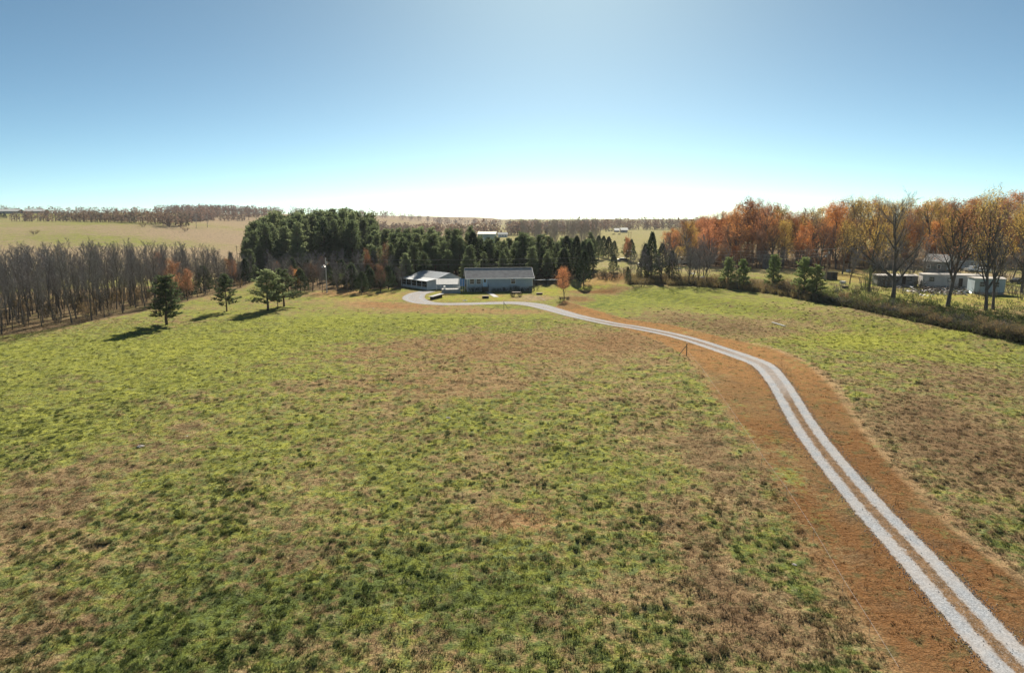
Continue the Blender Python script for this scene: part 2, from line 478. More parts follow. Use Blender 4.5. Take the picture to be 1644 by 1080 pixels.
# gravel driveway: two bare wheel tracks near, all gravel near the house
m, nt = newmat('gravel_and_verge')
col, fine, small, mid, p, gm = field_nodes(nt, 'GEOMETRY')
A = N(nt, 'ShaderNodeAttribute', attribute_name='lane', attribute_type='GEOMETRY')
sep = N(nt, 'ShaderNodeSeparateXYZ'); nt.links.new(A.outputs['Vector'], sep.inputs[0])
off, half, two = sep.outputs[0], sep.outputs[1], sep.outputs[2]      # |offset|, half width, two-track share
wob = mth(nt, 'MULTIPLY', mth(nt, 'SUBTRACT', noise(nt, p, 2.4, 5, .75), .5), .75)
inner = smap(nt, mth(nt, 'ADD', mth(nt, 'SUBTRACT', half, off), wob), -.05, .07)
mid_keep = smap(nt, mth(nt, 'ADD', mth(nt, 'MULTIPLY_ADD', half, -.27, off), wob), -.10, .10)
mid_keep = mth(nt, 'MAXIMUM', mid_keep, mth(nt, 'SUBTRACT', 1.0, two))
mask = mth(nt, 'MULTIPLY', inner, mid_keep)
stone = N(nt, 'ShaderNodeTexVoronoi', ins={'Scale': 17.0}); nt.links.new(p, stone.inputs['Vector'])
sepc = N(nt, 'ShaderNodeSeparateColor'); nt.links.new(stone.outputs['Color'], sepc.inputs[0])
gr = mixc(nt, smap(nt, sepc.outputs[0], .1, .9), (.215, .23, .25), (.36, .375, .40))
gr = mixc(nt, smap(nt, mid, .35, .65, 0, .4), gr, (.42, .37, .33))
rut = smap(nt, mth(nt, 'ABSOLUTE', mth(nt, 'SUBTRACT', mth(nt, 'MULTIPLY', half, .62), off)), .1, .55, 0, .45)
gr = mixc(nt, mth(nt, 'MULTIPLY', rut, smap(nt, small, .3, .6)), gr, (.31, .245, .19))
mid_c = mixc(nt, smap(nt, small, .4, .6), (.20, .125, .07), (.13, .085, .05))
sprk = smap(nt, sepc.outputs[1], .80, .86)
mid_c = mixc(nt, mth(nt, 'MULTIPLY', sprk, .4), mid_c, (.36, .32, .29))
edge_c = mixc(nt, smap(nt, mth(nt, 'SUBTRACT', half, off), -.1, .0), col, mid_c)
c = mixc(nt, mask, edge_c, gr)
ground_shader(nt, c, fine, small, .2, .12)
M['gravel'] = m

M['bark'] = simple('grey_bark', (.115, .10, .088), .95, .3, 2.0)
M['bark_pale'] = simple('pale_bark', (.30, .275, .25), .95, .25, 2.0)
M['bark_pine'] = simple('pine_bark', (.12, .08, .058), .95, .3, 2.0)
M['twig'] = simple('grey_twigs', (.215, .20, .19), .95, .25, .6)
M['twig_pale'] = simple('pale_twigs', (.30, .27, .245), .95, .25, .6)
M['needle'] = leafmat('pine_needles', [(.09, .12, .058), (.155, .19, .09), (.25, .285, .14)], .5, .45, True, .2)
M['needle_young'] = leafmat('young_pine_needles', [(.10, .145, .05), (.16, .205, .075), (.21, .245, .10)], .45, .6)
M['cedar'] = leafmat('cedar_sprays', [(.04, .06, .032), (.07, .095, .048), (.11, .135, .07)], .4, .5)
M['rust'] = leafmat('rust_oak_leaves', [(.19, .07, .035), (.32, .12, .04), (.43, .18, .05), (.26, .14, .06)], .5, .3)
M['orange'] = leafmat('orange_leaves', [(.40, .17, .085), (.52, .24, .11), (.56, .30, .14)], .45, .5)
M['yellow'] = leafmat('yellow_olive_leaves', [(.34, .23, .07), (.50, .33, .08), (.40, .31, .10), (.56, .36, .08)], .45, .3)
M['brownleaf'] = leafmat('brown_red_leaves', [(.17, .10, .07), (.26, .14, .08), (.36, .17, .085)], .45, .3)
M['bramble'] = leafmat('bramble_leaves', [(.16, .145, .07), (.25, .19, .09), (.32, .21, .10), (.20, .14, .08)], .3, .5)
M['darkleaf'] = leafmat('dark_dry_leaves', [(.035, .038, .022), (.06, .055, .032), (.09, .075, .045)], .2, .6)
M['vine'] = leafmat('vine_leaves', [(.05, .07, .025), (.12, .15, .05), (.2, .22, .09)], .3, .8)
M['farwood'] = leafmat('far_wood_leaves', [(.09, .10, .065), (.15, .12, .095), (.21, .125, .085), (.19, .15, .11)], .3, .035, False, 0)
M['fargrey'] = leafmat('far_bare_wood', [(.13, .115, .11), (.17, .145, .13), (.22, .13, .09), (.09, .10, .075)], .3, .035, False, 0)

M['siding'] = simple('blue_grey_siding', (.36, .42, .465), .6, .06, .7)
M['block'] = simple('grey_block', (.40, .41, .41), .85, .12, 1.5)
M['trim'] = simple('white_trim', (.78, .79, .80), .5, .04, 2)
M['white'] = simple('white_metal_panel', (.68, .66, .62), .8, .06, 1.0)
M['shingle'] = simple('weathered_shingle', (.34, .32, .31), .9, .16, 1.1, bump=.3)
M['tin'] = simple('galvanised_roof', (.42, .44, .46), .42, .08, .8, metal=.35)
M['garage_wall'] = simple('pale_grey_siding', (.58, .61, .64), .6, .08, .8)
M['bluepaint'] = simple('bright_blue_paint', (.08, .22, .48), .5, .08, 2)
M['palebl'] = simple('pale_blue_door_paint', (.45, .62, .78), .5, .05, 2)
M['concrete'] = simple('concrete', (.34, .33, .32), .85, .12, 1.5)
M['dkwood'] = simple('dark_wood', (.07, .05, .038), .85, .3, 3)
M['wood'] = simple('weathered_wood', (.26, .20, .15), .85, .25, 3)
M['pole'] = simple('bleached_pole_wood', (.60, .58, .55), .85, .15, 2)
M['metal'] = simple('dark_steel', (.09, .09, .095), .5, .2, 3, metal=.5)
M['zinc'] = simple('zinc_steel', (.42, .43, .44), .4, .1, 3, metal=.6)
M['stone'] = simple('pale_stone', (.42, .38, .34), .9, .25, 2, bump=.3)
M['rubber'] = simple('black_rubber', (.02, .02, .02), .8, .2, 3)
M['paint_dark'] = simple('dark_car_paint', (.02, .025, .035), .25, .1, 1)
M['paint_white'] = simple('white_car_paint', (.74, .74, .72), .3, .04, 1)
M['tan_side'] = simple('tan_trailer_siding', (.50, .46, .42), .7, .14, .6)
M['blue_side'] = simple('faded_blue_trailer_siding', (.38, .44, .46), .7, .14, .6)
M['grey_side'] = simple('weathered_grey_siding', (.24, .23, .22), .85, .3, .8)
M['pale_roof'] = simple('pale_trailer_roof', (.46, .42, .38), .85, .2, .7)
M['brown_roof'] = simple('brown_roofing', (.13, .10, .085), .9, .25, .7)
M['tarp'] = simple('teal_tarp', (.05, .28, .33), .5, .2, 3)
M['green_steel'] = simple('pale_green_steel_wall', (.30, .40, .38), .55, .06, .3)
M['cow'] = simple('black_hide', (.02, .018, .016), .8, .2, 3)
M['wire'] = simple('aluminium_wire', (.34, .33, .32), .8, .05, 1)
m, nt = newmat('window_glass')
b = N(nt, 'ShaderNodeBsdfPrincipled', ins={'Base Color': (.025, .03, .035, 1), 'Roughness': .06, 'Specular IOR Level': .7})
o = N(nt, 'ShaderNodeOutputMaterial'); nt.links.new(b.outputs[0], o.inputs[0]); M['glass'] = m

# ------------------------------------------------------------------ ground
def spaced(parts):
    out = []
    for a, b, st in parts:
        out += list(np.arange(a, b - 1e-6, st))
    return out
def geo(a, b, n): return list(a * (b / a) ** (np.arange(1, n + 1) / n))
ys = [-400, -150, -60, -20, 0, 8] + spaced([(12, 18, 1.0), (18, 80, .32), (80, 125, .6), (125, 200, 1.1), (200, 300, 3.0)]) + geo(300, 9000, 60)
xp = spaced([(0, 62, .42), (62, 130, 1.1), (130, 200, 3.5)]) + geo(200, 8000, 40)
xs = [-q for q in reversed(xp[1:])] + xp
X, Y = np.meshgrid(np.array(xs), np.array(ys))
x, y = X.ravel(), Y.ravel()
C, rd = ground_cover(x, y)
z = land(x, y)
hum = sstep(2.6, 4.2, rd) * sstep(150, 90, y) * sstep(16, 20, y)
lumps = (fbm(x / 1.15, y / 1.15, 2) - .5) * .30 + (fbm(x / 3.6 + 8, y / 3.6, 2) - .5) * .15
smoothed = in_poly(x, y, STRIP)
z = z + hum * lumps * np.where(smoothed, .35, 1.0)
V = np.stack([x, y, z], 1)
nx, ny = len(xs), len(ys)
I = np.arange(nx * ny).reshape(ny, nx)
F = np.stack([I[:-1, :-1].ravel(), I[:-1, 1:].ravel(), I[1:, 1:].ravel(), I[1:, :-1].ravel()], 1)
def fastmesh(name, V, F, mat, smooth=True):
    me = bpy.data.meshes.new(name)
    k = F.shape[1]
    me.vertices.add(len(V)); me.vertices.foreach_set('co', V.astype(np.float32).ravel())
    me.loops.add(F.size); me.loops.foreach_set('vertex_index', F.astype(np.int32).ravel())
    me.polygons.add(len(F)); me.polygons.foreach_set('loop_start', np.arange(0, F.size, k, dtype=np.int32))
    me.update(calc_edges=True)
    if smooth: me.polygons.foreach_set('use_smooth', np.ones(len(F), bool))
    me.materials.append(mat)
    return me
def put_cover(me, C, y=None):
    deep = np.zeros(len(C)) if y is None else (1 - sstep(24, 60, y)) * .8          # longer, lusher growth low on the slope; vignette-like foreground shade painted in too
    a = me.attributes.new('dry', 'FLOAT_COLOR', 'POINT')
    a.data.foreach_set('color', np.concatenate([C[:, :3], np.ones((len(C), 1))], 1).astype(np.float32).ravel())
    b = me.attributes.new('cover', 'FLOAT_VECTOR', 'POINT')
    b.data.foreach_set('vector', np.stack([C[:, 3], C[:, 4], deep], 1).astype(np.float32).ravel())
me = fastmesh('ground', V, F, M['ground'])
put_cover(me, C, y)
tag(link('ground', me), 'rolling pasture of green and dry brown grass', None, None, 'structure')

# driveway ribbon, a little above the land
W = 15
rp, rw, lane = [], [], []
arc = 0
for i, p in enumerate(ROAD):
    a, b = ROAD[max(i - 1, 0)], ROAD[min(i + 1, len(ROAD) - 1)]
    d = (b - a)[:2]; d = d / np.linalg.norm(d)
    nrm = np.array((d[1], -d[0]))
    hw = p[2] / 2
    tt = 1.0 - float(sstep(66, 74, p[1])) * .7 + float(sstep(88, 100, p[1])) * .45 - float(sstep(118, 130, p[1])) * .75
    for k in range(W):
        o_ = (k / (W - 1) - .5) * 2 * (hw + .35)
        q = p[:2] + nrm * o_
        rut = .02 * math.cos(abs(o_) / hw * PI * 1.6) if abs(o_) < hw else 0
        rp.append((q[0], q[1], 0.05 + rut - (.035 if k in (0, W - 1) else 0)))
        lane.append((abs(o_), hw, tt))
rp = np.array(rp)
rp[:, 2] += land(rp[:, 0], rp[:, 1])
I = np.arange(len(rp)).reshape(-1, W)
F = np.stack([I[:-1, :-1].ravel(), I[:-1, 1:].ravel(), I[1:, 1:].ravel(), I[1:, :-1].ravel()], 1)
me = fastmesh('gravel_driveway', rp, F, M['gravel'])
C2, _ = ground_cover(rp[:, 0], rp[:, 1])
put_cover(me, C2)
a = me.attributes.new('lane', 'FLOAT_VECTOR', 'POINT')
a.data.foreach_set('vector', np.array(lane, dtype=np.float32).ravel())
tag(link('gravel_driveway', me), 'pale two-track gravel driveway curving up to the blue-grey house', None, None, 'structure')

# loose stones thrown out along both edges and down the middle of the drive
q = random.Random(5); g = G()
for _ in range(6500):
    i = int(q.random() ** 1.3 * 150)
    p = ROAD[i]; b = ROAD[i + 1]; d = (b - p)[:2]; d = d / np.linalg.norm(d); hw = p[2] / 2
    o_ = q.choice((-1, 1)) * (hw + abs(q.gauss(0, .28)) - .05) if q.random() < .75 else q.gauss(0, .25)
    f = q.random()
    x_, y_ = p[0] + (b[0] - p[0]) * f + d[1] * o_, p[1] + (b[1] - p[1]) * f - d[0] * o_
    if not (14 < y_ < 85): continue
    z_ = float(land(x_, y_)) + (.06 if abs(o_) < hw + .3 else .02)
    s = q.uniform(.015, .045); a = q.uniform(0, 6.28)
    k = len(g.v)
    g.v += [(x_ + s * math.cos(a + j * 2.1), y_ + s * math.sin(a + j * 2.1), z_ - .01) for j in range(3)] + [(x_, y_, z_ + s * .9)]
    g.f += [(k, k + 1, k + 3), (k + 1, k + 2, k + 3), (k + 2, k, k + 3)]
tag(g.build('loose_gravel', M['stone']), 'loose stones scattered along the edges of the gravel driveway', None, None, 'stuff')
# ------------------------------------------------------------------ grass
def tuft(name, n, r, h, wd, mat, lean=.5):
    v, f = [], []
    q = random.Random(n * 31 + int(h * 100))
    for _ in range(n):
        a, d = q.uniform(0, 2 * PI), r * math.sqrt(q.random())
        bx, by = d * math.cos(a), d * math.sin(a)
        hh = h * q.uniform(.55, 1.0) * (1.05 - .5 * (d / r) ** 2)
        o = a + q.gauss(0, .6)
        tx, ty = bx + math.cos(o) * hh * lean * q.uniform(.3, 1.2), by + math.sin(o) * hh * lean * q.uniform(.3, 1.2)
        s = q.uniform(0, PI)
        ww = wd * q.uniform(.6, 1.2)
        k = len(v)
        v += [(bx - ww * math.cos(s), by - ww * math.sin(s), -.03), (bx + ww * math.cos(s), by + ww * math.sin(s), -.03), (tx, ty, hh)]
        f.append((k, k + 1, k + 2))
    return mesh(name, v, f, mat)
short = [tuft('grass_tuft', 16, .28, .11, .03, M['short'], .9), tuft('grass_tuft', 13, .22, .15, .026, M['short'], .7)]
clump = [tuft('grass_clump', 70, .24, .25, .03, M['clump'], .6), tuft('grass_clump', 60, .32, .20, .034, M['clump'], .8)]

def scatter_grass(name, src, pts, C, own, smin, smax, label):
    n = len(pts)
    me = bpy.data.meshes.new(name)
    me.vertices.add(n); me.vertices.foreach_set('co', pts.astype(np.float32).ravel())
    put_cover(me, C, pts[:, 1])
    a = me.attributes.new('own', 'FLOAT', 'POINT'); a.data.foreach_set('value', own.astype(np.float32))
    a = me.attributes.new('size', 'FLOAT', 'POINT'); a.data.foreach_set('value', (smin + (smax - smin) * nr.rand(n) ** 1.6).astype(np.float32))
    a = me.attributes.new('spin', 'FLOAT_VECTOR', 'POINT')
    a.data.foreach_set('vector', np.stack([nr.rand(n) * .3 - .15, nr.rand(n) * .3 - .15, nr.rand(n) * 6.28], 1).astype(np.float32).ravel())
    o = link(name, me)
    g = bpy.data.node_groups.new(name, 'GeometryNodeTree')
    g.interface.new_socket('Geometry', in_out='INPUT', socket_type='NodeSocketGeometry')
    g.interface.new_socket('Geometry', in_out='OUTPUT', socket_type='NodeSocketGeometry')
    gi, go = g.nodes.new('NodeGroupInput'), g.nodes.new('NodeGroupOutput')
    so = bpy.data.objects.new(src.name, src)
    oi = g.nodes.new('GeometryNodeObjectInfo'); oi.inputs['Object'].default_value = so; oi.inputs['As Instance'].default_value = True
    ip = g.nodes.new('GeometryNodeInstanceOnPoints')
    s1 = g.nodes.new('GeometryNodeInputNamedAttribute'); s1.data_type = 'FLOAT'; s1.inputs['Name'].default_value = 'size'
    s2 = g.nodes.new('GeometryNodeInputNamedAttribute'); s2.data_type = 'FLOAT_VECTOR'; s2.inputs['Name'].default_value = 'spin'
    L = g.links.new
    L(gi.outputs[0], ip.inputs['Points']); L(oi.outputs['Geometry'], ip.inputs['Instance'])
    L(s2.outputs[0], ip.inputs['Rotation']); L(s1.outputs[0], ip.inputs['Scale'])
    L(ip.outputs[0], go.inputs[0])
    md = o.modifiers.new('scatter', 'NODES'); md.node_group = g
    return tag(o, label, None, None, 'stuff')

def field_points(n, y0, y1, power):
    t = nr.rand(n) ** power
    yy = y0 + (y1 - y0) * t
    xx = (nr.rand(n) * 2 - 1) * (yy * .88 + 12)
    return xx, yy
def keep_off(xx, yy):
    rd, _, _ = poly_dist(xx, yy, ROADC)
    return rd > 1.75

gx, gy = field_points(118000, 17, 125, 1.25)
k = keep_off(gx, gy); gx, gy = gx[k], gy[k]
C, _ = ground_cover(gx, gy)
mown = in_poly(gx, gy, STRIP)
k = ~mown | (nr.rand(len(gx)) < .15)
gx, gy, C, mown = gx[k], gy[k], C[k], mown[k]
gz = land(gx, gy)
rdd, _, _ = poly_dist(gx, gy, ROADC)
gz += sstep(2.6, 4.2, rdd) * sstep(150, 90, gy) * sstep(16, 20, gy) * ((fbm(gx / 1.15, gy / 1.15, 2) - .5) * .30 + (fbm(gx / 3.6 + 8, gy / 3.6, 2) - .5) * .15) * np.where(mown, .35, 1)
P = np.stack([gx, gy, gz], 1)
sz = nr.rand(len(P)) < .5
for i in (0, 1):
    q = sz == bool(i)
    scatter_grass('grass', short[i], P[q], C[q], nr.rand(q.sum()) * .25 * C[q, 3], .5, 1.15, 'short mixed green and straw-coloured pasture grass over the whole field')
gx, gy = field_points(42000, 17, 140, 1.15)
k = keep_off(gx, gy) & ~in_poly(gx, gy, STRIP); gx, gy = gx[k], gy[k]
C, rdd = ground_cover(gx, gy)
dens = fbm(gx / 7.0 + 31, gy / 7.0, 3)
k = (C[:, 3] * .9 + (dens - .5) * 1.4 > .25 + .75 * nr.rand(len(gx))) & (nr.rand(len(gx)) > .85 * sstep(50, 100, gy))
# the drier right field carries brown tussocks too
k |= (gx > 28) & (nr.rand(len(gx)) < .35)
gx, gy, C, rdd = gx[k], gy[k], C[k], rdd[k]
gz = land(gx, gy) + sstep(2.6, 4.2, rdd) * sstep(150, 90, gy) * sstep(16, 20, gy) * ((fbm(gx / 1.15, gy / 1.15, 2) - .5) * .30 + (fbm(gx / 3.6 + 8, gy / 3.6, 2) - .5) * .15)
P = np.stack([gx, gy, gz], 1)
sz = nr.rand(len(P)) < .5
for i in (0, 1):
    q = sz == bool(i)
    own = np.clip(C[q, 3] * 1.25, 0, 1) * (.35 + .6 * nr.rand(q.sum())) * (1 - .75 * sstep(45, 90, P[q, 1]))
    scatter_grass('grass', clump[i], P[q], C[q], own, .25, .95, 'darker tufted clumps of pasture grass in the near field')
#@@PART2
# ------------------------------------------------------------------ trees: growing the shapes
def rotv(d, ang, az):
    d = d / np.linalg.norm(d)
    a = np.array((0, 0, 1.0)) if abs(d[2]) < .9 else np.array((1.0, 0, 0))
    e1 = np.cross(d, a); e1 /= np.linalg.norm(e1)
    e2 = np.cross(d, e1)
    return d * math.cos(ang) + (e1 * math.cos(az) + e2 * math.sin(az)) * math.sin(ang)

def grow(q, H, first, limbs, spread, up, r0, sub=(5, 5), lean=.03, taper=.8, ang=(.65, 1.1), lr=.62):
    """trunk and limbs as polylines with radii, and the twig ends"""
    wood, twigs, tips = [], [], []
    def line(p, d, L, r, lvl, n, rise):
        pts, rad = [p], [r]
        for i in range(n):
            wv = .13 if lvl else .05
            d = d + np.array((q.gauss(0, wv), q.gauss(0, wv), rise + q.gauss(0, .05)))
            d = d / np.linalg.norm(d)
            p = p + d * L / n
            pts.append(p); rad.append(max(.006, r * (1 - taper * (i + 1) / n)))
        return pts, rad
    d0 = np.array((q.gauss(0, lean), q.gauss(0, lean), 1.0))
    trunk, tr = line(np.zeros(3), d0, H * .93, r0, 0, 8, .05)
    trunk[0] = np.array((0, 0, -.3)); tr[0] = r0 * 1.25
    wood.append((trunk, tr, 6))
    def along(pts, rad, t):
        k = min(int(t * (len(pts) - 1)), len(pts) - 2); f = t * (len(pts) - 1) - k
        return pts[k] * (1 - f) + pts[k + 1] * f, rad[k] * (1 - f) + rad[k + 1] * f, pts[k + 1] - pts[k]
    az = q.uniform(0, 6.28)
    for i in range(limbs):
        t = first + (1 - first) * (i + q.uniform(.1, .9)) / limbs
        p, r, d = along(trunk, tr, min(t, .98))
        az += 2.4 + q.gauss(0, .4)
        L = H * spread * (1.15 - .75 * (t - first) / (1 - first)) * q.uniform(.7, 1.15)
        lp, lq = line(p, rotv(d, q.uniform(*ang), az), L, r * lr, 1, 5, up)
        wood.append((lp, lq, 4))
        for j in range(sub[0]):
            t2 = .25 + .75 * (j + q.random()) / sub[0]
            p2, r2, d2 = along(lp, lq, min(t2, .98))
            L2 = L * q.uniform(.3, .5)
            bp, br = line(p2, rotv(d2, q.uniform(.4, .9), q.uniform(0, 6.28)), L2, max(.012, r2 * .6), 2, 3, up)
            twigs.append((bp, br, 3))
            for k in range(sub[1]):
                p3, r3, d3 = along(bp, br, min(.2 + .8 * (k + q.random()) / sub[1], .98))
                d4 = rotv(d3, q.uniform(.3, .8), q.uniform(0, 6.28)); d4[2] += up
                d4 /= np.linalg.norm(d4)
                L3 = L2 * q.uniform(.4, .7)
                tips.append((p3, d4, L3))
    return wood, twigs, tips

def tree_meshes(kind, seed):
    q = random.Random(seed * 977 + 5)
    wd, cr = G(), G()
    if kind in ('bare', 'barebig', 'barepale', 'leafy', 'sparse', 'willow'):
        H = 10.0
        cfg = {'bare': dict(first=.2, limbs=19, spread=.25, up=.2, r0=.088, sub=(6, 6), ang=(.4, .8)),
               'barepale': dict(first=.2, limbs=14, spread=.30, up=.2, r0=.12, sub=(5, 5), ang=(.4, .85)),
               'barebig': dict(first=.17, limbs=14, spread=.48, up=.12, r0=.24, sub=(8, 7), ang=(.5, .95), lr=.8),
               'sparse': dict(first=.2, limbs=14, spread=.5, up=.12, r0=.23, sub=(8, 7), ang=(.5, .95), lr=.8),
               'willow': dict(first=.17, limbs=14, spread=.5, up=.13, r0=.22, sub=(8, 7), ang=(.5, .95), lr=.8),
               'leafy': dict(first=.12, limbs=18, spread=.33, up=.1, r0=.15, sub=(6, 5))}[kind]
        wood, twigs, tips = grow(q, H, **cfg)
        for p, r, s in wood: wd.tube(p, r, s)
        for p, r, s in twigs: (cr if kind.startswith('bare') else wd).tube(p, r, 3)
        thick = .011 if kind != 'bare' else .013
        tw = cr if kind.startswith('bare') else wd
        for p, d, L in tips:
            e = p + d * L
            s = np.cross(d, (q.gauss(0, 1), q.gauss(0, 1), q.gauss(0, 1))); s = s / (np.linalg.norm(s) + 1e-6) * thick
            b = len(tw.v); tw.v += [tuple(p - s), tuple(p + s), tuple(e)]; tw.f.append((b, b + 1, b + 2))
            for _ in range(2 if kind.startswith('bare') else 1):
                t = q.uniform(.2, .9); p5 = p + d * L * t
                d5 = rotv(d, q.uniform(.3, .8), q.uniform(0, 6.28))
                b = len(tw.v); tw.v += [tuple(p5 - s * .8), tuple(p5 + s * .8), tuple(p5 + d5 * L * .6)]; tw.f.append((b, b + 1, b + 2))
        if not kind.startswith('bare'):
            per, sz, rad = {'leafy': (10, .07, .62), 'sparse': (2, .06, .45), 'willow': (3, .06, .6)}[kind]
            for p, d, L in tips:
                if kind == 'leafy' and q.random() < .12: continue
                c0 = p + d * L * .6
                for _ in range(per):
                    c = c0 + np.array([q.gauss(0, rad * .55) for _ in range(3)])
                    n1 = np.array([q.gauss(0, 1) for _ in range(3)]); n1 /= np.linalg.norm(n1)
                    n2 = np.cross(n1, [q.gauss(0, 1) for _ in range(3)]); n2 /= np.linalg.norm(n2) + 1e-6
                    s = sz * q.uniform(.6, 1.3)
                    b = len(cr.v); cr.v += [tuple(c - n1 * s), tuple(c + n2 * s), tuple(c + n1 * s * .9), tuple(c - n2 * s * .8)]
                    cr.f.append((b, b + 1, b + 2, b + 3))
    elif kind in ('pine', 'youngpine', 'openpine'):
        H = 10.0
        first = {'pine': .14, 'youngpine': .1, 'openpine': .16}[kind]
        n = {'pine': 78, 'youngpine': 64, 'openpine': 50}[kind]
        trunk = [np.array((0, 0, -.3))]
        dx, dy = q.gauss(0, .02), q.gauss(0, .02)
        for i in range(8): trunk.append(np.array((dx * i + q.gauss(0, .04), dy * i + q.gauss(0, .04), H * .97 * (i + 1) / 8)))
        wd.tube(trunk, [.17 * (1 - .9 * i / 8) + .01 for i in range(9)], 6)
        az = 0
        for i in range(n):
            t = first + (1 - first) * (i / n) ** .9
            z = H * .97 * t
            az += 2.4 + q.gauss(0, .5)
            prof = (1 - (t - first) / (1 - first))
            L = {'pine': 2.3, 'youngpine': 2.6, 'openpine': 2.9}[kind] * (.22 + .95 * prof ** .75 * (1 if t > first + .1 else .75)) * q.uniform(.6, 1.2)
            base = trunk[min(8, int(t * 8) + 1)] * 1.0; base = np.array((base[0], base[1], z))
            d = np.array((math.cos(az), math.sin(az), q.uniform(.12, .45) + .5 * (1 - prof)))
            d /= np.linalg.norm(d)
            pts = [base, base + d * L * .5 + np.array((0, 0, -.05 * L)), base + d * L + np.array((0, 0, .05 * L))]
            wd.tube(pts, [.035, .025, .01], 3)
            m_ = max(4, int(L * {'pine': 11, 'youngpine': 12, 'openpine': 13}[kind]))
            for j in range(m_):
                f = .3 + .7 * (j + q.random()) / m_
                c = base + d * L * f + np.array((q.gauss(0, .2), q.gauss(0, .2), q.gauss(.05, .12)))
                up = np.array((d[0] * .5 + q.gauss(0, .35), d[1] * .5 + q.gauss(0, .35), .75)); up /= np.linalg.norm(up)
                for k in range(6):
                    dd = rotv(up, q.uniform(.25, 1.25), q.uniform(0, 6.28))
                    s = np.cross(dd, up) ; s = s / (np.linalg.norm(s) + 1e-6) * .075
                    l = q.uniform(.28, .5)
                    b = len(cr.v); cr.v += [tuple(c - s), tuple(c + s), tuple(c + dd * l)]; cr.f.append((b, b + 1, b + 2))
    elif kind == 'cedar':
        H = 10.0
        wd.tube([(0, 0, -.3), (0, 0, 4), (0, 0, 9)], [.2, .12, .03], 6)
        for i in range(1500):
            t = q.random() ** .8
            z = .7 + 9.3 * t
            R = 2.6 * (1 - t) ** .7 * (.35 + .65 * min(1, t / .12)) + .15
            a = q.uniform(0, 6.28)
            R *= 1 + .16 * math.sin(a * 3 + z * 1.7 + seed) + .1 * math.sin(a * 7 - z * 2.3)
            rr = R * (1 - .5 * q.random() ** 2)
            c = np.array((rr * math.cos(a), rr * math.sin(a), z + q.gauss(0, .15)))
            up = np.array((math.cos(a) * .6, math.sin(a) * .6, .9)); up /= np.linalg.norm(up)
            for k in range(5):
                dd = rotv(up, q.uniform(.1, .8), q.uniform(0, 6.28))
                s = np.cross(dd, up); s = s / (np.linalg.norm(s) + 1e-6) * .08
                l = q.uniform(.25, .5)
                b = len(cr.v); cr.v += [tuple(c - s), tuple(c + s), tuple(c + dd * l)]; cr.f.append((b, b + 1, b + 2))
    elif kind in ('shrub', 'bareshrub', 'sapling'):
        H = 2.0
        stems = 1 if kind == 'sapling' else 12
        for i in range(stems * (1 if stems > 1 else 1)):
            a = q.uniform(0, 6.28); le = .5 if stems > 1 else .03
            d = np.array((math.cos(a) * le * q.random(), math.sin(a) * le * q.random(), 1)); d /= np.linalg.norm(d)
            L = H * q.uniform(.6, 1.0)
            p0 = np.array((math.cos(a) * .25 * (stems > 1), math.sin(a) * .25 * (stems > 1), -.05))
            wd.tube([p0, p0 + d * L * .5 + np.array((q.gauss(0, .05), q.gauss(0, .05), 0)), p0 + d * L], [.022, .016, .006], 3)
            for j in range(14):
                c = p0 + d * L * q.uniform(.25, 1) 
                dd = rotv(d, q.uniform(.3, 1.1), q.uniform(0, 6.28)); l = q.uniform(.25, .6)
                s = np.cross(dd, (0.3, .2, 1)); s = s / (np.linalg.norm(s) + 1e-6) * .008
                tw = wd if kind == 'shrub' else cr
                b = len(tw.v); tw.v += [tuple(c - s), tuple(c + s), tuple(c + dd * l)]; tw.f.append((b, b + 1, b + 2))
                if kind == 'shrub':
                    for k in range(4):
                        cc = c + dd * l * q.uniform(.4, 1) + np.array([q.gauss(0, .08) for _ in range(3)])
                        n1 = np.array([q.gauss(0, 1) for _ in range(3)]); n1 /= np.linalg.norm(n1)
                        n2 = np.cross(n1, [q.gauss(0, 1) for _ in range(3)]); n2 /= np.linalg.norm(n2) + 1e-6
                        z_ = .05 * q.uniform(.6, 1.4)
                        b = len(cr.v); cr.v += [tuple(cc - n1 * z_), tuple(cc + n2 * z_), tuple(cc + n1 * z_)]; cr.f.append((b, b + 1, b + 2))
    return wd, cr

LIB = {}
def species(kind, n, wood_mat, crown_mat):
    out = []
    for i in range(n):
        wd, cr = tree_meshes(kind, i + 1)
        out.append((mesh('trunk', wd.v, wd.f, wood_mat), mesh('crown', cr.v, cr.f, crown_mat)))
    LIB[kind] = out
species('bare', 7, M['bark'], M['twig'])
species('barepale', 4, M['bark_pale'], M['twig_pale'])
species('barebig', 3, M['bark'], M['twig'])
species('sparse', 4, M['bark'], M['rust'])
species('willow', 4, M['bark'], M['yellow'])
species('leafy', 6, M['bark'], M['rust'])
species('pine', 6, M['bark_pine'], M['needle'])
species('youngpine', 5, M['bark_pine'], M['needle_young'])
species('openpine', 4, M['bark_pine'], M['needle'])
species('cedar', 4, M['bark_pine'], M['cedar'])
species('shrub', 5, M['bark'], M['bramble'])
species('bareshrub', 3, M['bark'], M['twig'])

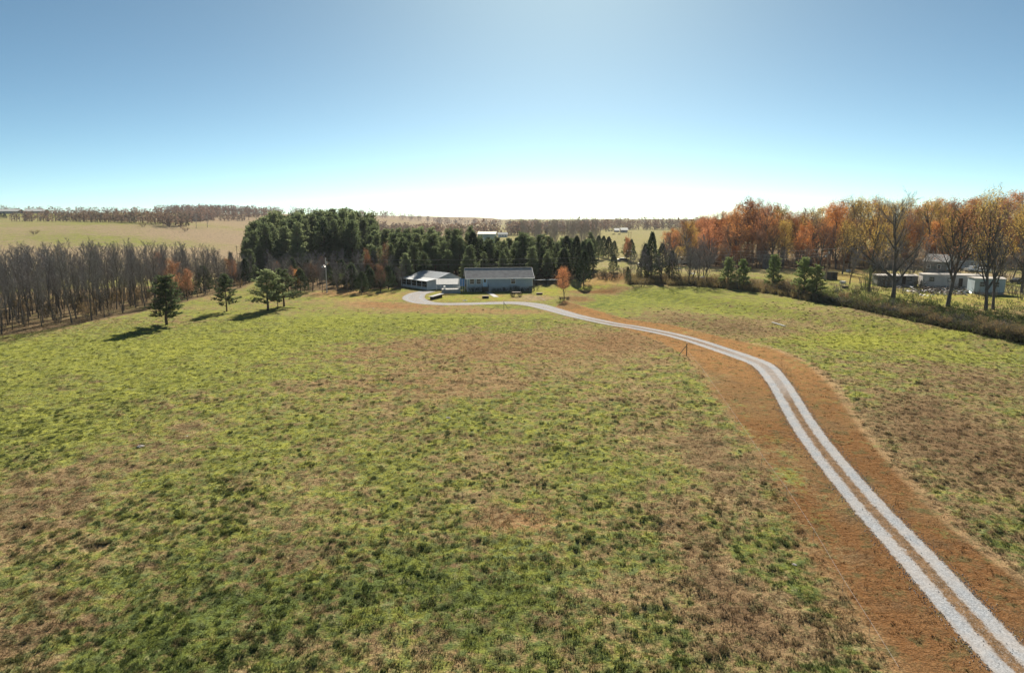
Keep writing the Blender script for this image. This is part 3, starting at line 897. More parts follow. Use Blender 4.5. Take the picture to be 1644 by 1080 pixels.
def tree(kind, loc, h, label, name, cat='tree', group=None, crown=None, var=None, wide=1.0, tilt=0.0, foliage='crown', stem='trunk'):
    tm, cm = LIB[kind][rng.randrange(len(LIB[kind])) if var is None else var % len(LIB[kind])]
    base = 2.0 if kind in ('shrub', 'bareshrub') else 10.0
    s = h / base
    t = thing(name, (loc[0], loc[1], loc[2] - .05), label, cat, group, rng.uniform(0, 6.28))
    t.scale = (s * wide, s * wide, s)
    if tilt: t.rotation_euler = (rng.gauss(0, tilt), rng.gauss(0, tilt), t.rotation_euler[2])
    link(stem, tm, t)
    c = link(foliage, cm, t)
    if foliage in ('twigs', 'leaves'): c['kind'] = 'stuff'
    if crown is not None:
        c.material_slots[0].link = 'OBJECT'
        c.material_slots[0].material = M[crown]
    return t

def spread(polyUD, spacing, seed, skip=None):
    """spots inside a polygon (u of the photograph, distance), no two closer than the spacing"""
    q = random.Random(seed)
    P = [((u - 822) / FPX * d, d) for u, d in polyUD]
    x0, x1 = min(p[0] for p in P), max(p[0] for p in P)
    y0, y1 = min(p[1] for p in P), max(p[1] for p in P)
    out = []
    for _ in range(int((x1 - x0) * (y1 - y0) / spacing ** 2 * 9)):
        x, y = q.uniform(x0, x1), q.uniform(y0, y1)
        if not bool(in_poly(x, y, P)): continue
        if any((x - a) ** 2 + (y - b) ** 2 < spacing ** 2 for a, b, _ in out): continue
        if skip and skip(x / y * FPX + 822, y): continue
        out.append((x, y, float(land(x, y))))
    out.sort(key=lambda p: p[1])
    return out

def where(u, table):
    for lim, txt in table:
        if u < lim: return txt
    return table[-1][1]
PU = [(60, 'at the left picture edge'), (160, 'left of its middle'), (260, 'in its middle'), (900, 'behind the lone pines')]
# leafless wood on the left
top_v = lambda u, tab: float(np.interp(u, [a for a, b in tab], [b for a, b in tab]))
LW = [(-120, 96), (-40, 104), (0, 108), (100, 117), (200, 131), (290, 150), (345, 166), (395, 183), (410, 215), (300, 208), (120, 190), (-80, 168), (-200, 130)]
sp = spread(LW, 3.4, 3)
for i, (x, y, z) in enumerate(sp):
    u = x / y * FPX + 822
    tv = top_v(u, [(-100, 385), (0, 385), (80, 384), (220, 392), (330, 398), (400, 404)])
    front = i < len(sp) * .3
    h = min(13.5, max(7.5, (CAM_Z - (tv - 350) / FPX * y - z) * (1.0 if rng.random() < .45 else rng.uniform(.6, 1.0)))) * rng.uniform(.9, 1.1)
    r = rng.random()
    if u > 250 and r < .16:
        tree('leafy', (x, y, z), h * rng.uniform(.5, .8), 'brown-red leaved tree among the grey bare trunks of the left wood', 'oak_tree', 'tree', 'russet trees inside the leafless left wood', 'brownleaf')
    else:
        pl = where(u, [(60, 'at the left picture edge'), (160, 'left of the middle of the wood'), (260, 'in the middle of the wood'), (330, 'behind the leftmost lone pine'), (900, 'near the orange narrow tree')])
        row = ('tall ' if h > 11.6 else ('short ' if h < 9.3 else 'middling ')) + ('front row' if front else 'inner')
        tree('bare', (x, y, z), h, row + ' slim bare grey tree ' + pl, 'bare_tree', 'tree', row + ' trees of the leafless left wood ' + pl, wide=rng.uniform(.85, 1.2), tilt=.015)
for (x, y, z) in spread([(-60, 106), (0, 110), (100, 120), (200, 134), (290, 153), (395, 186), (380, 215), (100, 180), (-100, 150)], 3.9, 8):
    tree('bareshrub' if rng.random() < .6 else 'shrub', (x, y, z), rng.uniform(1.6, 3.4), 'low twiggy undergrowth bush in the left wood ' + where(x / y * FPX + 822, PU), 'undergrowth_bush', 'bush', 'undergrowth of the left wood ' + where(x / y * FPX + 822, PU),
         'darkleaf' if rng.random() < .6 else None, foliage='twigs', stem='stem')
tree('leafy', at(268, 470), 6, 'yellow leaved small tree glowing inside the bare left wood', 'yellow_tree', crown='yellow', wide=.8)
tree('leafy', at(376, 455), 6.6, 'bright orange narrow tree at the right end of the leafless left wood', 'orange_tree', crown='orange', wide=.85, var=2)
tree('leafy', at_depth(262, 190), 10.5, 'red crowned tree rising at the back of the bare left wood', 'red_tree', crown='rust', wide=.8)
for u, v, h, w_ in ((328, 468, 6.5, 1.7), (300, 476, 5.0, 1.8), (395, 455, 7.0, 1.3)):
    tree('cedar', at(u, v), h, {328: 'broad dark green cedar at the wood edge behind the small open pine', 300: 'low dark cedar bush half hidden behind the left lone pine',
         395: 'dark rounded cedar right of the orange narrow tree'}[u], 'cedar_tree', wide=w_)
tree('pine', at(372, 440), 8.0, 'slender pine behind the orange narrow tree at the wood end', 'pine_tree')
tree('pine', at(405, 452), 9.5, 'tall thin pine with bare lower trunk beside the orange narrow tree', 'pine_tree', wide=.9)
tree('pine', at(418, 446), 11, 'tall thin pine at the left corner of the dark pine wood', 'pine_tree', wide=.9)

# lone pines on the left slope
tree('pine', at(268, 521), 8.5, 'dark bushy lone pine standing leftmost on the green slope', 'pine_tree', wide=1.75, var=0)
tree('openpine', at(364, 500), 7.4, 'small open pine with one long low branch between the lone pine and the pine clump', 'pine_tree', wide=1.25, var=1)
tree('openpine', at(430, 498), 8.2, 'left pine of the clump of pines on the green slope', 'pine_tree', wide=1.6, var=2)
tree('openpine', at(456, 492), 7.9, 'right pine with forked base in the clump on the green slope', 'pine_tree', wide=1.6, var=3)
tree('openpine', at(446, 495), 6.8, 'short middle pine squeezed between the two pines of the clump', 'pine_tree', wide=.9, var=0)

PW = [(450, 'left end'), (500, 'left middle'), (550, 'right middle'), (900, 'right end')]
PH = [(650, 'left of the garage'), (740, 'behind the garage'), (800, 'behind the left half of the house'), (860, 'behind the right half of the house'), (2000, 'right of the house')]
# tall pine wood
for i, (x, y, z) in enumerate(spread([(392, 232), (455, 225), (600, 235), (605, 300), (410, 305)], 5.0, 21)):
    u = x / y * FPX + 822
    tv = top_v(u, [(395, 372), (420, 350), (450, 342), (500, 340), (560, 338), (595, 346)])
    h = (CAM_Z - (tv - 350) / FPX * y - z) * rng.uniform(.90, 1.03) * (.86 if y < 245 else 1)
    tree('pine', (x, y, z), max(h, 9), where(u, PW) + ' tall dark pine in the ' + ('front' if y < 255 else 'back') + ' of the high pine wood', 'pine_tree', 'tree', where(u, PW) + (' front' if y < 255 else ' back') + ' tall pines of the dark wood', wide=rng.uniform(.8, 1.1))
# middle pine wood behind the house
def gap(u, d): return 802 < u < 816 and d > 212
for i, (x, y, z) in enumerate(spread([(590, 196), (640, 196), (700, 196), (760, 193), (870, 193), (945, 198), (955, 232), (600, 245)], 4.1, 22, gap)):
    u = x / y * FPX + 822
    tv = top_v(u, [(590, 362), (640, 368), (700, 366), (760, 374), (800, 382), (840, 372), (880, 376), (950, 385)])
    h = (CAM_Z - (tv - 350) / FPX * y - z) * rng.uniform(.80, 1.04) * (.74 if y < 206 else 1)
    tree('pine' if rng.random() < .92 else 'cedar', (x, y, z), max(h, 7), ('front' if y < 208 else 'rear') + ' bushy green pine ' + where(u, PH), 'pine_tree', 'tree', ('front' if y < 208 else 'rear') + ' pines ' + where(u, PH), wide=rng.uniform(.95, 1.3))
for u, d, h, lab in ((652, 190, 8.6, 'pale green full pine behind the left end of the garage'), (681, 191, 8.8, 'second full pine behind the garage roof'), (748, 190, 7.8, 'light green pine between garage and house roof')):
    tree('pine', at_depth(u, d), h, lab, 'pine_tree', wide=1.25)
tree('pine', at_depth(757, 225), 15.5, 'pointed dark pine sticking up highest behind the house beside the far steel shed', 'pine_tree', wide=.7)
PS = [(480, 'behind the pine clump'), (530, 'behind the light pole'), (580, 'behind the vine bushes'), (900, 'left behind the garage')]
# mixed edge in front of the tall pines
for i, (x, y, z) in enumerate(spread([(425, 178), (470, 166), (600, 168), (645, 172), (645, 182), (590, 225), (430, 215)], 3.6, 23)):
    u = x / y * FPX + 822
    r = rng.random()
    if r < .70: tree('bare', (x, y, z), rng.uniform(6, 9.5), 'grey bare scrub tree ' + where(u, PS), 'bare_tree', 'tree', 'bare scrub trees ' + where(u, PS), wide=1.5)
    elif r < .80: tree('sparse' if rng.random() < .5 else 'leafy', (x, y, z), rng.uniform(4.5, 7), 'dull red leaved scrub tree in front of the tall pine wood', 'red_tree', 'tree', 'red scrub trees before the tall pines', 'brownleaf')
    else: tree('cedar', (x, y, z), rng.uniform(4.5, 7), 'dark cedar in the scrub before the tall pine wood', 'cedar_tree', 'tree', 'cedars before the tall pines', wide=1.5)
for u, d, h in ((476, 170, 5.5), (592, 190, 9.5), (615, 184, 10.5)):
    tree('leafy' if u != 615 else 'sparse', at_depth(u, d), h, {476: 'low dusty red tree behind the pine clump of the green slope', 592: 'red tree rising behind the light pole scrub', 615: 'red topped tree against the pines left of the garage'}[u], 'red_tree', crown='rust' if u == 476 else 'brownleaf', wide=.6)
for k, (u, v, h) in enumerate(((548, 462, 4.2), (562, 461, 4.5), (575, 461, 3.6), (590, 460, 2.6), (604, 459, 2.4))):
    tree('shrub', at(u, v), h, ['pale vine-covered bush left of the long hedge behind the light pole', 'tallest vine-covered bush behind the light pole', 'rounded vine-covered bush next to the tallest one',
         'low dark hedge bush left of its brighter neighbour', 'low vine hedge bush nearest to the garage'][k], 'vine_bush', 'bush', crown='vine', foliage='leaves', stem='stem', wide=1.5)

# cedars and trees right of the house
for u, v, h, wd_, lab in ((937, 457, 8.9, 1.0, 'dark pointed cedar standing on the lawn right of the orange sapling'), (905, 447, 8.5, 1.25, 'broad dark cedar behind the orange sapling'),
        (925, 444, 11.5, .9, 'tall dark cedar directly behind the pointed lawn cedar'), (880, 448, 7.5, 1.2, 'dark cedar at the right end of the house'), (985, 437, 5.5, 1.3, 'round blue-green cedar on the brown lawn beside the dark car'),
        (1008, 454, 4.2, .8, 'small narrow cedar at the start of the right fencerow'), (1045, 448, 12.8, .75, 'tallest narrow cedar in the right fencerow'), (1062, 446, 9.5, 1.0, 'broad cedar in the right fencerow'),
        (1035, 447, 9.5, .9, 'cedar left of the tallest narrow cedar'), (1078, 450, 8.0, .9, 'cedar right of the broad one in the right fencerow'), (945, 440, 9.5, 1.1, 'dark green cedar far right behind the lawn')):
    tree('cedar', at(u, v), h, lab, 'cedar_tree', wide=wd_)
for k, (u, d, h) in enumerate(((948, 290, 11), (960, 285, 9.5), (968, 300, 9), (976, 290, 9), (985, 285, 7.5), (1005, 280, 9.0), (1012, 270, 8.5))):
    tree('pine' if k in (0, 5) else 'cedar', at_depth(u, d), h, 'dark evergreen in the far row at the edge of the distant cow pasture', 'evergreen_tree', 'tree', 'far evergreens by the cow pasture', wide=1.1)
tree('leafy', at_depth(1006, 268), 9.5, 'olive brown round tree by the far pasture edge', 'oak_tree', crown='brownleaf', wide=.8)

# orange sapling with its ring of dark plants
sap = tree('leafy', at(906, 480), 7.0, 'small orange leaved sapling beside the bend of the driveway', 'orange_sapling', crown='orange', wide=.95, var=1)
for k in range(7):
    a = k * .9
    p = at(906, 481)
    tree('shrub', (p[0] + math.cos(a) * 1.0, p[1] + math.sin(a) * .6, p[2]), .75, 'low dark plant in the ring round the foot of the orange sapling', 'ground_plant', 'plant', 'plants round the orange sapling', 'darkleaf', wide=1.3, foliage='twigs', stem='stem')

# far pale bare trees behind the pine wood
for (x, y, z) in spread([(835, 300), (955, 300), (960, 370), (835, 370)], 6.0, 31):
    u = x / y * FPX + 822
    tree('barepale', (x, y, z), (17 + (350 - 349) / FPX * y - z) * rng.uniform(.8, 1.04), 'tall pale leafless tree standing behind the pine wood against the far fields', 'bare_tree', 'tree', 'pale bare trees behind the pines', wide=.9)

PF = [(1065, 'beside the tallest narrow cedar'), (1110, 'right of the cedars'), (1160, 'left of the first young pine'), (3000, 'behind the young pines')]
# right fencerow: bare trees and brush between field and lots
for (x, y, z) in spread([(1010, 177), (1110, 173), (1210, 168), (1300, 160), (1330, 172), (1200, 195), (1015, 205)], 4.2, 33):
    u = x / y * FPX + 822
    if u > 1140 and rng.random() < .8: continue
    h = (CAM_Z - (top_v(u, [(1000, 392), (1060, 372), (1100, 366), (1200, 372), (1340, 385)]) - 350) / FPX * y - z) * rng.uniform(.6, 1.03) * (.7 if u > 1140 else 1)
    tree('bare', (x, y, z), h, ('tall' if h > 11 else 'short') + ' leafless dark fencerow tree ' + where(u, PF), 'bare_tree', 'tree', ('tall' if h > 11 else 'short') + ' bare fencerow trees ' + where(u, PF), wide=1.5, tilt=.04)
tree('leafy', at(1078, 440), 4.6, 'small coral red bush-like tree in the right fencerow', 'red_tree', crown='orange', wide=.5)
for u, v, h, lab in ((1168, 461, 7.4, 'leftmost bright young pine at the right field edge'), (1193, 464, 7.2, 'second bright young pine from the left at the right field edge'),
        (1240, 466, 8.4, 'tallest bright young pine, third along the right field edge'), (1290, 477, 8.6, 'fullest bright young pine, left one of the last pair'), (1309, 480, 7.2, 'bright young pine at the right end of the row')):
    tree('youngpine', at(u, v), h, lab, 'young_pine_tree', group='young pines at the right field edge', wide=1.25)

PR = [(1150, 'at the left end of the autumn wood'), (1220, 'behind the first young pines'), (1290, 'behind the tallest young pine'), (1360, 'above the utility pole of the lots'), (1450, 'left behind the trailers'), (1540, 'behind the blue-gabled house'), (3000, 'at the right picture edge')]
RW = {'rust': 'rust red', 'brownleaf': 'dull brown', 'orange': 'bright orange', 'yellow': 'olive gold'}
# rust coloured oak wood
for (x, y, z) in spread([(1075, 262), (1200, 236), (1345, 222), (1350, 290), (1200, 310), (1080, 330)], 6.4, 41):
    u = x / y * FPX + 822
    tv = top_v(u, [(1075, 372), (1110, 358), (1150, 343), (1200, 328), (1240, 330), (1300, 340), (1345, 328)])
    h = (CAM_Z - (tv - 350) / FPX * y - z) * rng.uniform(.76, 1.06) * (.74 if y < 245 else 1)
    r = rng.random()
    c = 'rust' if r < .55 else ('brownleaf' if r < .78 else ('orange' if r < .88 else 'yellow'))
    k_ = rng.random()
    tree('sparse' if k_ < .22 else ('willow' if k_ < .34 else 'leafy'), (x, y, z), h, RW[c] + ' autumn tree ' + where(u, PR), 'oak_tree', 'tree', RW[c] + ' autumn trees ' + where(u, PR), c, wide=rng.uniform(.85, 1.15))
# right-most wood behind the lots
for (x, y, z) in spread([(1345, 236), (1500, 240), (1780, 235), (1840, 300), (1700, 310), (1350, 305)], 7.2, 42):
    u = x / y * FPX + 822
    tv = top_v(u, [(1340, 332), (1380, 324), (1440, 327), (1500, 326), (1560, 325), (1644, 316), (1750, 314)])
    h = (CAM_Z - (tv - 350) / FPX * y - z) * rng.uniform(.84, 1.04) * (.72 if y < 258 else 1)
    r = rng.random()
    c = 'yellow' if r < .4 else ('rust' if r < .75 else 'brownleaf')
    tree('willow' if r < .25 else ('sparse' if r > .93 else 'leafy'), (x, y, z), h, RW[c] + ' autumn tree ' + where(u, PR),
         'oak_tree', 'tree', RW[c] + ' autumn trees ' + where(u, PR), c, wide=rng.uniform(.85, 1.1))
for (x, y, z) in spread([(1085, 248), (1200, 229), (1345, 226), (1345, 238), (1200, 246), (1085, 262)], 3.6, 51) + spread([(1345, 232), (1500, 233), (1760, 228), (1760, 240), (1500, 246), (1345, 244)], 3.8, 52):
    u = x / y * FPX + 822
    r = rng.random()
    k_ = 'leafy' if r < .8 else 'bare'
    c = ['rust', 'brownleaf', 'yellow', 'brownleaf'][rng.randrange(4)] if k_ == 'leafy' else None
    nm = (RW[c] + ' understorey tree ' if c else 'bare grey understorey tree ')
    tree(k_, (x, y, z), rng.uniform(4, 8), nm + where(u, PR), 'understorey_tree', 'tree', nm.replace('tree', 'trees') + where(u, PR), c, wide=1.5)
# big trees before the trailer lots
tree('barebig', at(1433, 481), 19.5, 'big spreading leafless tree left of the other two before the trailers', 'bare_tree', wide=1.0, var=0)
tree('sparse', at(1521, 492), 19, 'big dark forked tree with thin russet leaves in front of the pale trailer', 'sparse_tree', wide=.9, crown='brownleaf', var=1)
tree('willow', at(1583, 499), 19.5, 'tall golden tree with slanting trunk in front of the blue end of the trailer', 'golden_tree', wide=.7, var=2)
tree('barebig', at(1594, 497), 18, 'leafless tree close beside the tall golden tree', 'bare_tree', wide=.6, var=1)
tree('willow', at(1395, 468), 19, 'thin yellow-green tree with an ivy wrapped foot at the corner of the lots', 'yellow_tree', wide=.72, var=0)
tree('shrub', at(1393, 471), 5.5, 'dark ivy mass wrapped round the foot of the thin yellow-green tree', 'ivy_bush', 'bush', crown='vine', foliage='leaves', stem='stem', wide=.6)
tree('willow', at(1640, 470), 18, 'golden tree cut by the right edge of the picture', 'golden_tree', wide=.8, var=3)
tree('willow', at(1352, 440), 15, 'pale yellow tree behind the utility pole of the lots', 'yellow_tree', wide=.7, var=1)

# brush along the right edge of the field
PB = [(1090, 'at the foot of the fencerow cedars'), (1160, 'under the bare fencerow trees'), (1260, 'between the bright young pines'), (1340, 'round the last pair of young pines'), (1420, 'below the ivy wrapped tree'), (1500, 'in the dark ditch before the trailers'), (3000, 'in the dark ditch at the right picture edge')]
BR = [(1010, 455), (1050, 456), (1120, 459), (1180, 464), (1240, 471), (1300, 482), (1360, 492), (1420, 504), (1480, 517), (1540, 528), (1600, 539), (1660, 552), (1740, 566)]
for k in range(270):
    t = rng.random() ** .8
    u = 1000 + 740 * t
    v = float(np.interp(u, [a for a, b in BR], [b for a, b in BR]))
    p = at(u, v - rng.uniform(0, 5) - (rng.uniform(0, 14) if rng.random() < .35 else 0))
    kind = 'shrub' if rng.random() < (.75 if u < 1330 else .45) else 'bareshrub'
    tree(kind, p, rng.uniform(1.2, 3.0) if u < 1300 else rng.uniform(.8, 2.0), 'tangled %s brush plant %s' % ('russet leaved' if kind == 'shrub' else 'leafless grey', where(u, PB)), 'brush', 'bush',
         ('leafy brush ' if kind == 'shrub' else 'leafless brush ') + where(u, PB), wide=1.5, foliage='twigs', stem='stem')
for k, (u, v, h) in enumerate(((965, 448, 2.6), (972, 447, 3.0), (978, 450, 3.2), (990, 449, 2.2), (1000, 440, 2.4))):
    tree('shrub', at(u, v), h, 'dark rounded bush in the row at the end of the brown lawn', 'dark_bush', 'bush', 'dark bushes of the lawn end', 'darkleaf', wide=1.6, foliage='leaves', stem='stem')
tree('shrub', at(1030, 460), 2.2, 'low wide bush at the foot of the fencerow trees beside the green field', 'low_bush', 'bush', wide=2.0, foliage='leaves', stem='stem')

# dry weeds and grass tangle of the fence line: nobody could count it
def weeds(name, label, pts, n, hmin, hmax, mat, seed, back):
    q = random.Random(seed); g = G()
    for k in range(n):
        u = pts[0][0] + (pts[-1][0] - pts[0][0]) * q.random()
        v = float(np.interp(u, [a for a, b in pts], [b for a, b in pts]))
        p = at_fast(u, v, abs(q.gauss(0, back)) - 1.0)
        h = q.uniform(hmin, hmax)
        for _ in range(7):
            a, o = q.uniform(0, 6.28), q.uniform(0, 6.28)
            b = p + np.array((math.cos(o), math.sin(o), 0)) * q.uniform(0, .5) - (0, 0, .05)
            e = b + np.array((math.cos(a) * h * .4, math.sin(a) * h * .4, h * q.uniform(.6, 1)))
            s = np.array((math.cos(o), math.sin(o), 0)) * .05
            g.face([b - s, b + s, e]); 
            c = b + (e - b) * q.uniform(.5, .9); s2 = s * 1.8
            g.face([c - s2, c + s2 + (0, 0, .05), c + (q.gauss(0, .1), q.gauss(0, .1), .18)])
    return tag(g.build(name, mat), label, None, None, 'stuff')
_wc = {}
def at_fast(u, v, back):
    k = (round(u / 6), round(v / 2))
    if k not in _wc: _wc[k] = at(k[0] * 6, k[1] * 2)
    p = _wc[k]
    x = (u - 822) / FPX * p[1] * 1.0 + (p[0] - (k[0] * 6 - 822) / FPX * p[1])
    y = p[1] + back
    x = x * y / p[1]
    return np.array([x, y, float(land(x, y))])
weeds('dry_weeds', 'tangle of golden and brown dry weeds under the fencerow trees', BR[:6], 4200, .6, 1.8, M['bramble'], 61, 9)
weeds('dry_weeds', 'dark brown dead weeds filling the ditch before the trailer lots', BR[5:], 4200, .35, 1.1, M['darkleaf'], 62, 5)
weeds('dry_weeds', 'green and olive coloured weeds mixed into the ditch before the trailer lots', BR[5:], 2600, .35, 1.1, M['vine'], 63, 16)
LOT = [(1345, 470, 3.2), (1372, 476, 2.6), (1388, 462, 4.0), (1405, 470, 2.8), (1420, 463, 3.4), (1447, 471, 2.4), (1462, 452, 3.6), (1475, 464, 2.6), (1500, 470, 2.2), (1530, 466, 3.0), (1552, 452, 3.4), (1575, 480, 3.0),
       (1600, 478, 2.8), (1612, 468, 4.2), (1625, 474, 3.2), (1640, 482, 3.6), (1655, 468, 4.5), (1616, 452, 4.8), (1470, 437, 4.5), (1528, 432, 4.2), (1455, 445, 5.0), (1432, 440, 5.2), (1413, 438, 4.6)]
for k, (u, v, h) in enumerate(LOT):
    side_ = 'left of the derelict trailer' if u < 1408 else ('in front of the derelict trailer' if u < 1480 else ('among the scrap by the pale trailer' if u < 1560 else 'beside the blue trailer section'))
    kd = ['bareshrub', 'shrub', 'bareshrub'][k % 3]
    tree(kd, at(u, v), h, ('bare twiggy' if kd != 'shrub' else 'dark leafy') + ' yard bush ' + side_, 'yard_bush', 'bush', ('bare' if kd != 'shrub' else 'leafy') + ' yard bushes ' + side_, None if kd != 'shrub' else 'darkleaf', wide=1.3, foliage='twigs', stem='stem')
for u, d, h in ((1450, 172, 11), (1484, 178, 12), (1540, 175, 10), (1605, 168, 13), (1418, 185, 12), (1365, 178, 10), (1565, 190, 13), (1626, 190, 12)):
    tree('bare', at_depth(u, d), h, 'slender bare yard tree ' + ('left of' if u < 1480 else ('behind' if u < 1560 else 'right of')) + ' the pale mobile home', 'bare_tree', 'tree', 'slender bare trees round the mobile homes', wide=1.7)
# far woods: masses along the horizon
def far_wood(name, label, line, mat, h, depth, seed, step=5.5, per=64):
    q = random.Random(seed); g = G()
    for (u0, d0), (u1, d1) in zip(line[:-1], line[1:]):
        xa, xb = (u0 - 822) / FPX * d0, (u1 - 822) / FPX * d1
        n = max(1, int(math.hypot(xb - xa, d1 - d0) / step))
        for i in range(n):
            t = (i + q.random()) / n
            for row in range(3):
                x, y = xa + (xb - xa) * t + q.gauss(0, step * .5), d0 + (d1 - d0) * t + row * depth / 3 + q.gauss(0, depth * .1)
                z = float(land(x, y)); H = h * q.uniform(.8, 1.02) * (1 if q.random() > .05 else 1.12)
                g.tube([(x, y, z - .5), (x + q.gauss(0, .3), y, z + H * .7)], [.35, .12], 3)
                R = H * q.uniform(.30, .42)
                for _ in range(per):
                    a, b_, rr = q.uniform(0, 6.28), math.asin(q.uniform(-1, 1)), q.random() ** .33
                    c = np.array((x + R * rr * math.cos(a) * math.cos(b_), y + R * rr * math.sin(a) * math.cos(b_), z + H * .52 + H * .48 * rr * math.sin(b_)))
                    s = H * .05 * q.uniform(.6, 1.5)
                    g.face([c + np.array([q.gauss(0, s) for _ in range(3)]) for _ in range(3)])
    return tag(g.build(name, mat), label, None, None, 'stuff')
far_wood('far_woods', 'brown and rust treeline along the crest of the far left field', [(30, 690), (110, 665), (230, 590), (300, 540)], M['farwood'], 11.5, 30, 1)
far_wood('far_woods', 'brown treeline stepping down right of the rust crest trees', [(300, 640), (345, 900)], M['fargrey'], 13, 40, 2)
far_wood('far_woods', 'grey-blue wooded rise beyond the far left fields', [(260, 1050), (430, 900)], M['fargrey'], 15, 60, 9)
far_wood('far_woods', 'small dark grove on the bright green strip of the far left', [(352, 760), (392, 740)], M['fargrey'], 11, 40, 3)
far_wood('far_woods', 'rust red treeline beyond the tall pine wood', [(595, 780), (700, 700), (795, 660)], M['farwood'], 15, 40, 4)
far_wood('far_woods', 'grey-brown treeline right of the gap behind the house', [(813, 640), (870, 700), (960, 800)], M['fargrey'], 14.5, 60, 5)
far_wood('far_woods', 'brown treeline along the far side of the cow pasture', [(930, 950), (1010, 1000), (1100, 980), (1180, 900)], M['farwood'], 16.5, 60, 6)
far_wood('far_woods', 'bluish distant woods under the horizon', [(560, 1500), (800, 1700), (1000, 1700), (1200, 1500)], M['fargrey'], 19, 200, 7, 16)
far_wood('far_woods', 'distant woods under the horizon at the far left', [(-100, 1500), (60, 1400), (400, 1500), (570, 1600)], M['fargrey'], 20, 200, 8, 16)
for u, v, h, lab in ((315, 366, 13, 'lone bare tree on the pinkish part of the far left field'), (333, 365, 13, 'lone small round tree right of the other on the far left field')):
    tree('barepale', at(u, v), h, lab, 'bare_tree', wide=1.3)
tree('leafy', at(219, 357), 13, 'single orange-brown tree before the far left treeline', 'orange_tree', crown='brownleaf')
tree('cedar', at(8, 351), 6, 'small dark cedar left of its twin on the far left field', 'cedar_tree', wide=1.6)
tree('cedar', at(1, 350), 6, 'small dark cedar at the left edge on the far field', 'cedar_tree', wide=1.6)
for u, v in ((298, 371), (230, 364), (56, 376)):
    tree('shrub', at(u, v), 3, {298: 'round bush on the pinkish far field', 230: 'low bush below the far orange-brown tree', 56: 'scrubby bush on the green far field'}[u], 'field_bush', 'bush', wide=2.2, foliage='leaves', stem='stem')

# ------------------------------------------------------------------ buildings
def slab(g, p, q, r, s, th=.12):
    """roof slab through four corners (counter-clockwise from above), with thickness downwards"""
    b = len(g.v)
    g.v += [tuple(k) for k in (p, q, r, s)] + [(k[0], k[1], k[2] - th) for k in (p, q, r, s)]
    for f in ((0, 1, 2, 3), (7, 6, 5, 4), (0, 4, 5, 1), (1, 5, 6, 2), (2, 6, 7, 3), (3, 7, 4, 0)): g.f.append(tuple(b + i for i in f))

# the blue-grey house: local x along the front, y to the back
h0 = at(750.5, 468.5)
HZ = math.radians(7)
house = thing('house', h0, 'blue-grey single-storey house with a long dark shingle roof at the end of the driveway', 'house', rz=HZ)
L_, D_, E_, R_, FL = 16.5, 8.6, 3.45, 5.65, 1.25
g = G(); g.box((L_ / 2, D_ / 2, FL / 2 - .3), (L_ - .12, D_ - .12, FL + .6)); g.build('foundation', M['block'], house)
g = G()
nco = 12
for k in range(nco):                                       # overlapping boards of the front and back wall
    z0, z1 = FL + (E_ - FL) * k / nco, FL + (E_ - FL) * (k + 1) / nco
    g.prism([(-.035, z0), (0.06, z0), (0.06, z1), (-.005, z1)], 0, L_, 'x')
    g.prism([(D_ + .035, z0), (D_ + .005, z1), (D_ - .06, z1), (D_ - .06, z0)], 0, L_, 'x')
for x_ in (0, L_):
    g.prism([(.07, FL), (D_ - .07, FL), (D_ - .07, E_), (D_ / 2, R_ - .12), (.07, E_)], x_ - .05, x_ + .05, 'x')
g.build('wall', M['siding'], house)
rf = G()
ov, gb = .45, .45
slab(rf, (-gb, -ov, E_ - .12), (L_ + gb, -ov, E_ - .12), (L_ + gb, D_ / 2, R_), (-gb, D_ / 2, R_), .1)
slab(rf, (-gb, D_ / 2, R_), (L_ + gb, D_ / 2, R_), (L_ + gb, D_ + ov, E_ - .12), (-gb, D_ + ov, E_ - .12), .1)
roof = rf.build('roof', M['shingle'], house)
sh = G()                                                   # rows of shingles lapped down the slope
for k in range(22):
    t0, t1 = k / 22, (k + 1) / 22
    y0, y1 = -ov + (D_ / 2 + ov) * t0, -ov + (D_ / 2 + ov) * t1
    z0, z1 = E_ - .12 + (R_ - E_ + .12) * t0, E_ - .12 + (R_ - E_ + .12) * t1
    sh.prism([(y0, z0 + .002), (y0, z0 + .035), (y1, z1 + .012), (y1, z1 + .002)], -gb, L_ + gb, 'x')
tag(sh.build('shingle_courses', M['shingle'], roof), kind='stuff')
g = G(); g.box((L_ / 2, D_ / 2, R_ + .035), (L_ + .9, .3, .05)); g.build('ridge_cap', M['shingle'], roof)
g = G(); g.box((L_ / 2, -ov - .035, E_ - .19), (L_ + .9, .05, .2)); g.build('fascia', M['trim'], house)
for x_ in (-gb - .03, L_ + gb + .03):
    g = G()
    for (ya, za, yb, zb) in ((-ov, E_ - .2, D_ / 2, R_ - .08), (D_ / 2, R_ - .08, D_ + ov, E_ - .2)):
        g.prism([(ya, za - .1), (yb, zb - .1), (yb, zb + .1), (ya, za + .1)], x_ - .025, x_ + .025, 'x')
    g.build('bargeboard', M['trim'], house)
for x_ in (.03, L_ - .03):
    g = G(); g.box((x_, -.05, (FL + E_) / 2 - .08), (.14, .05, E_ - FL - .1)); g.build('corner_board', M['trim'], house)
g = G(); g.tube([(-.05, -.12, E_ - .25), (-.05, -.12, .05)], .06, 6, True); g.build('downspout', M['trim'], house)
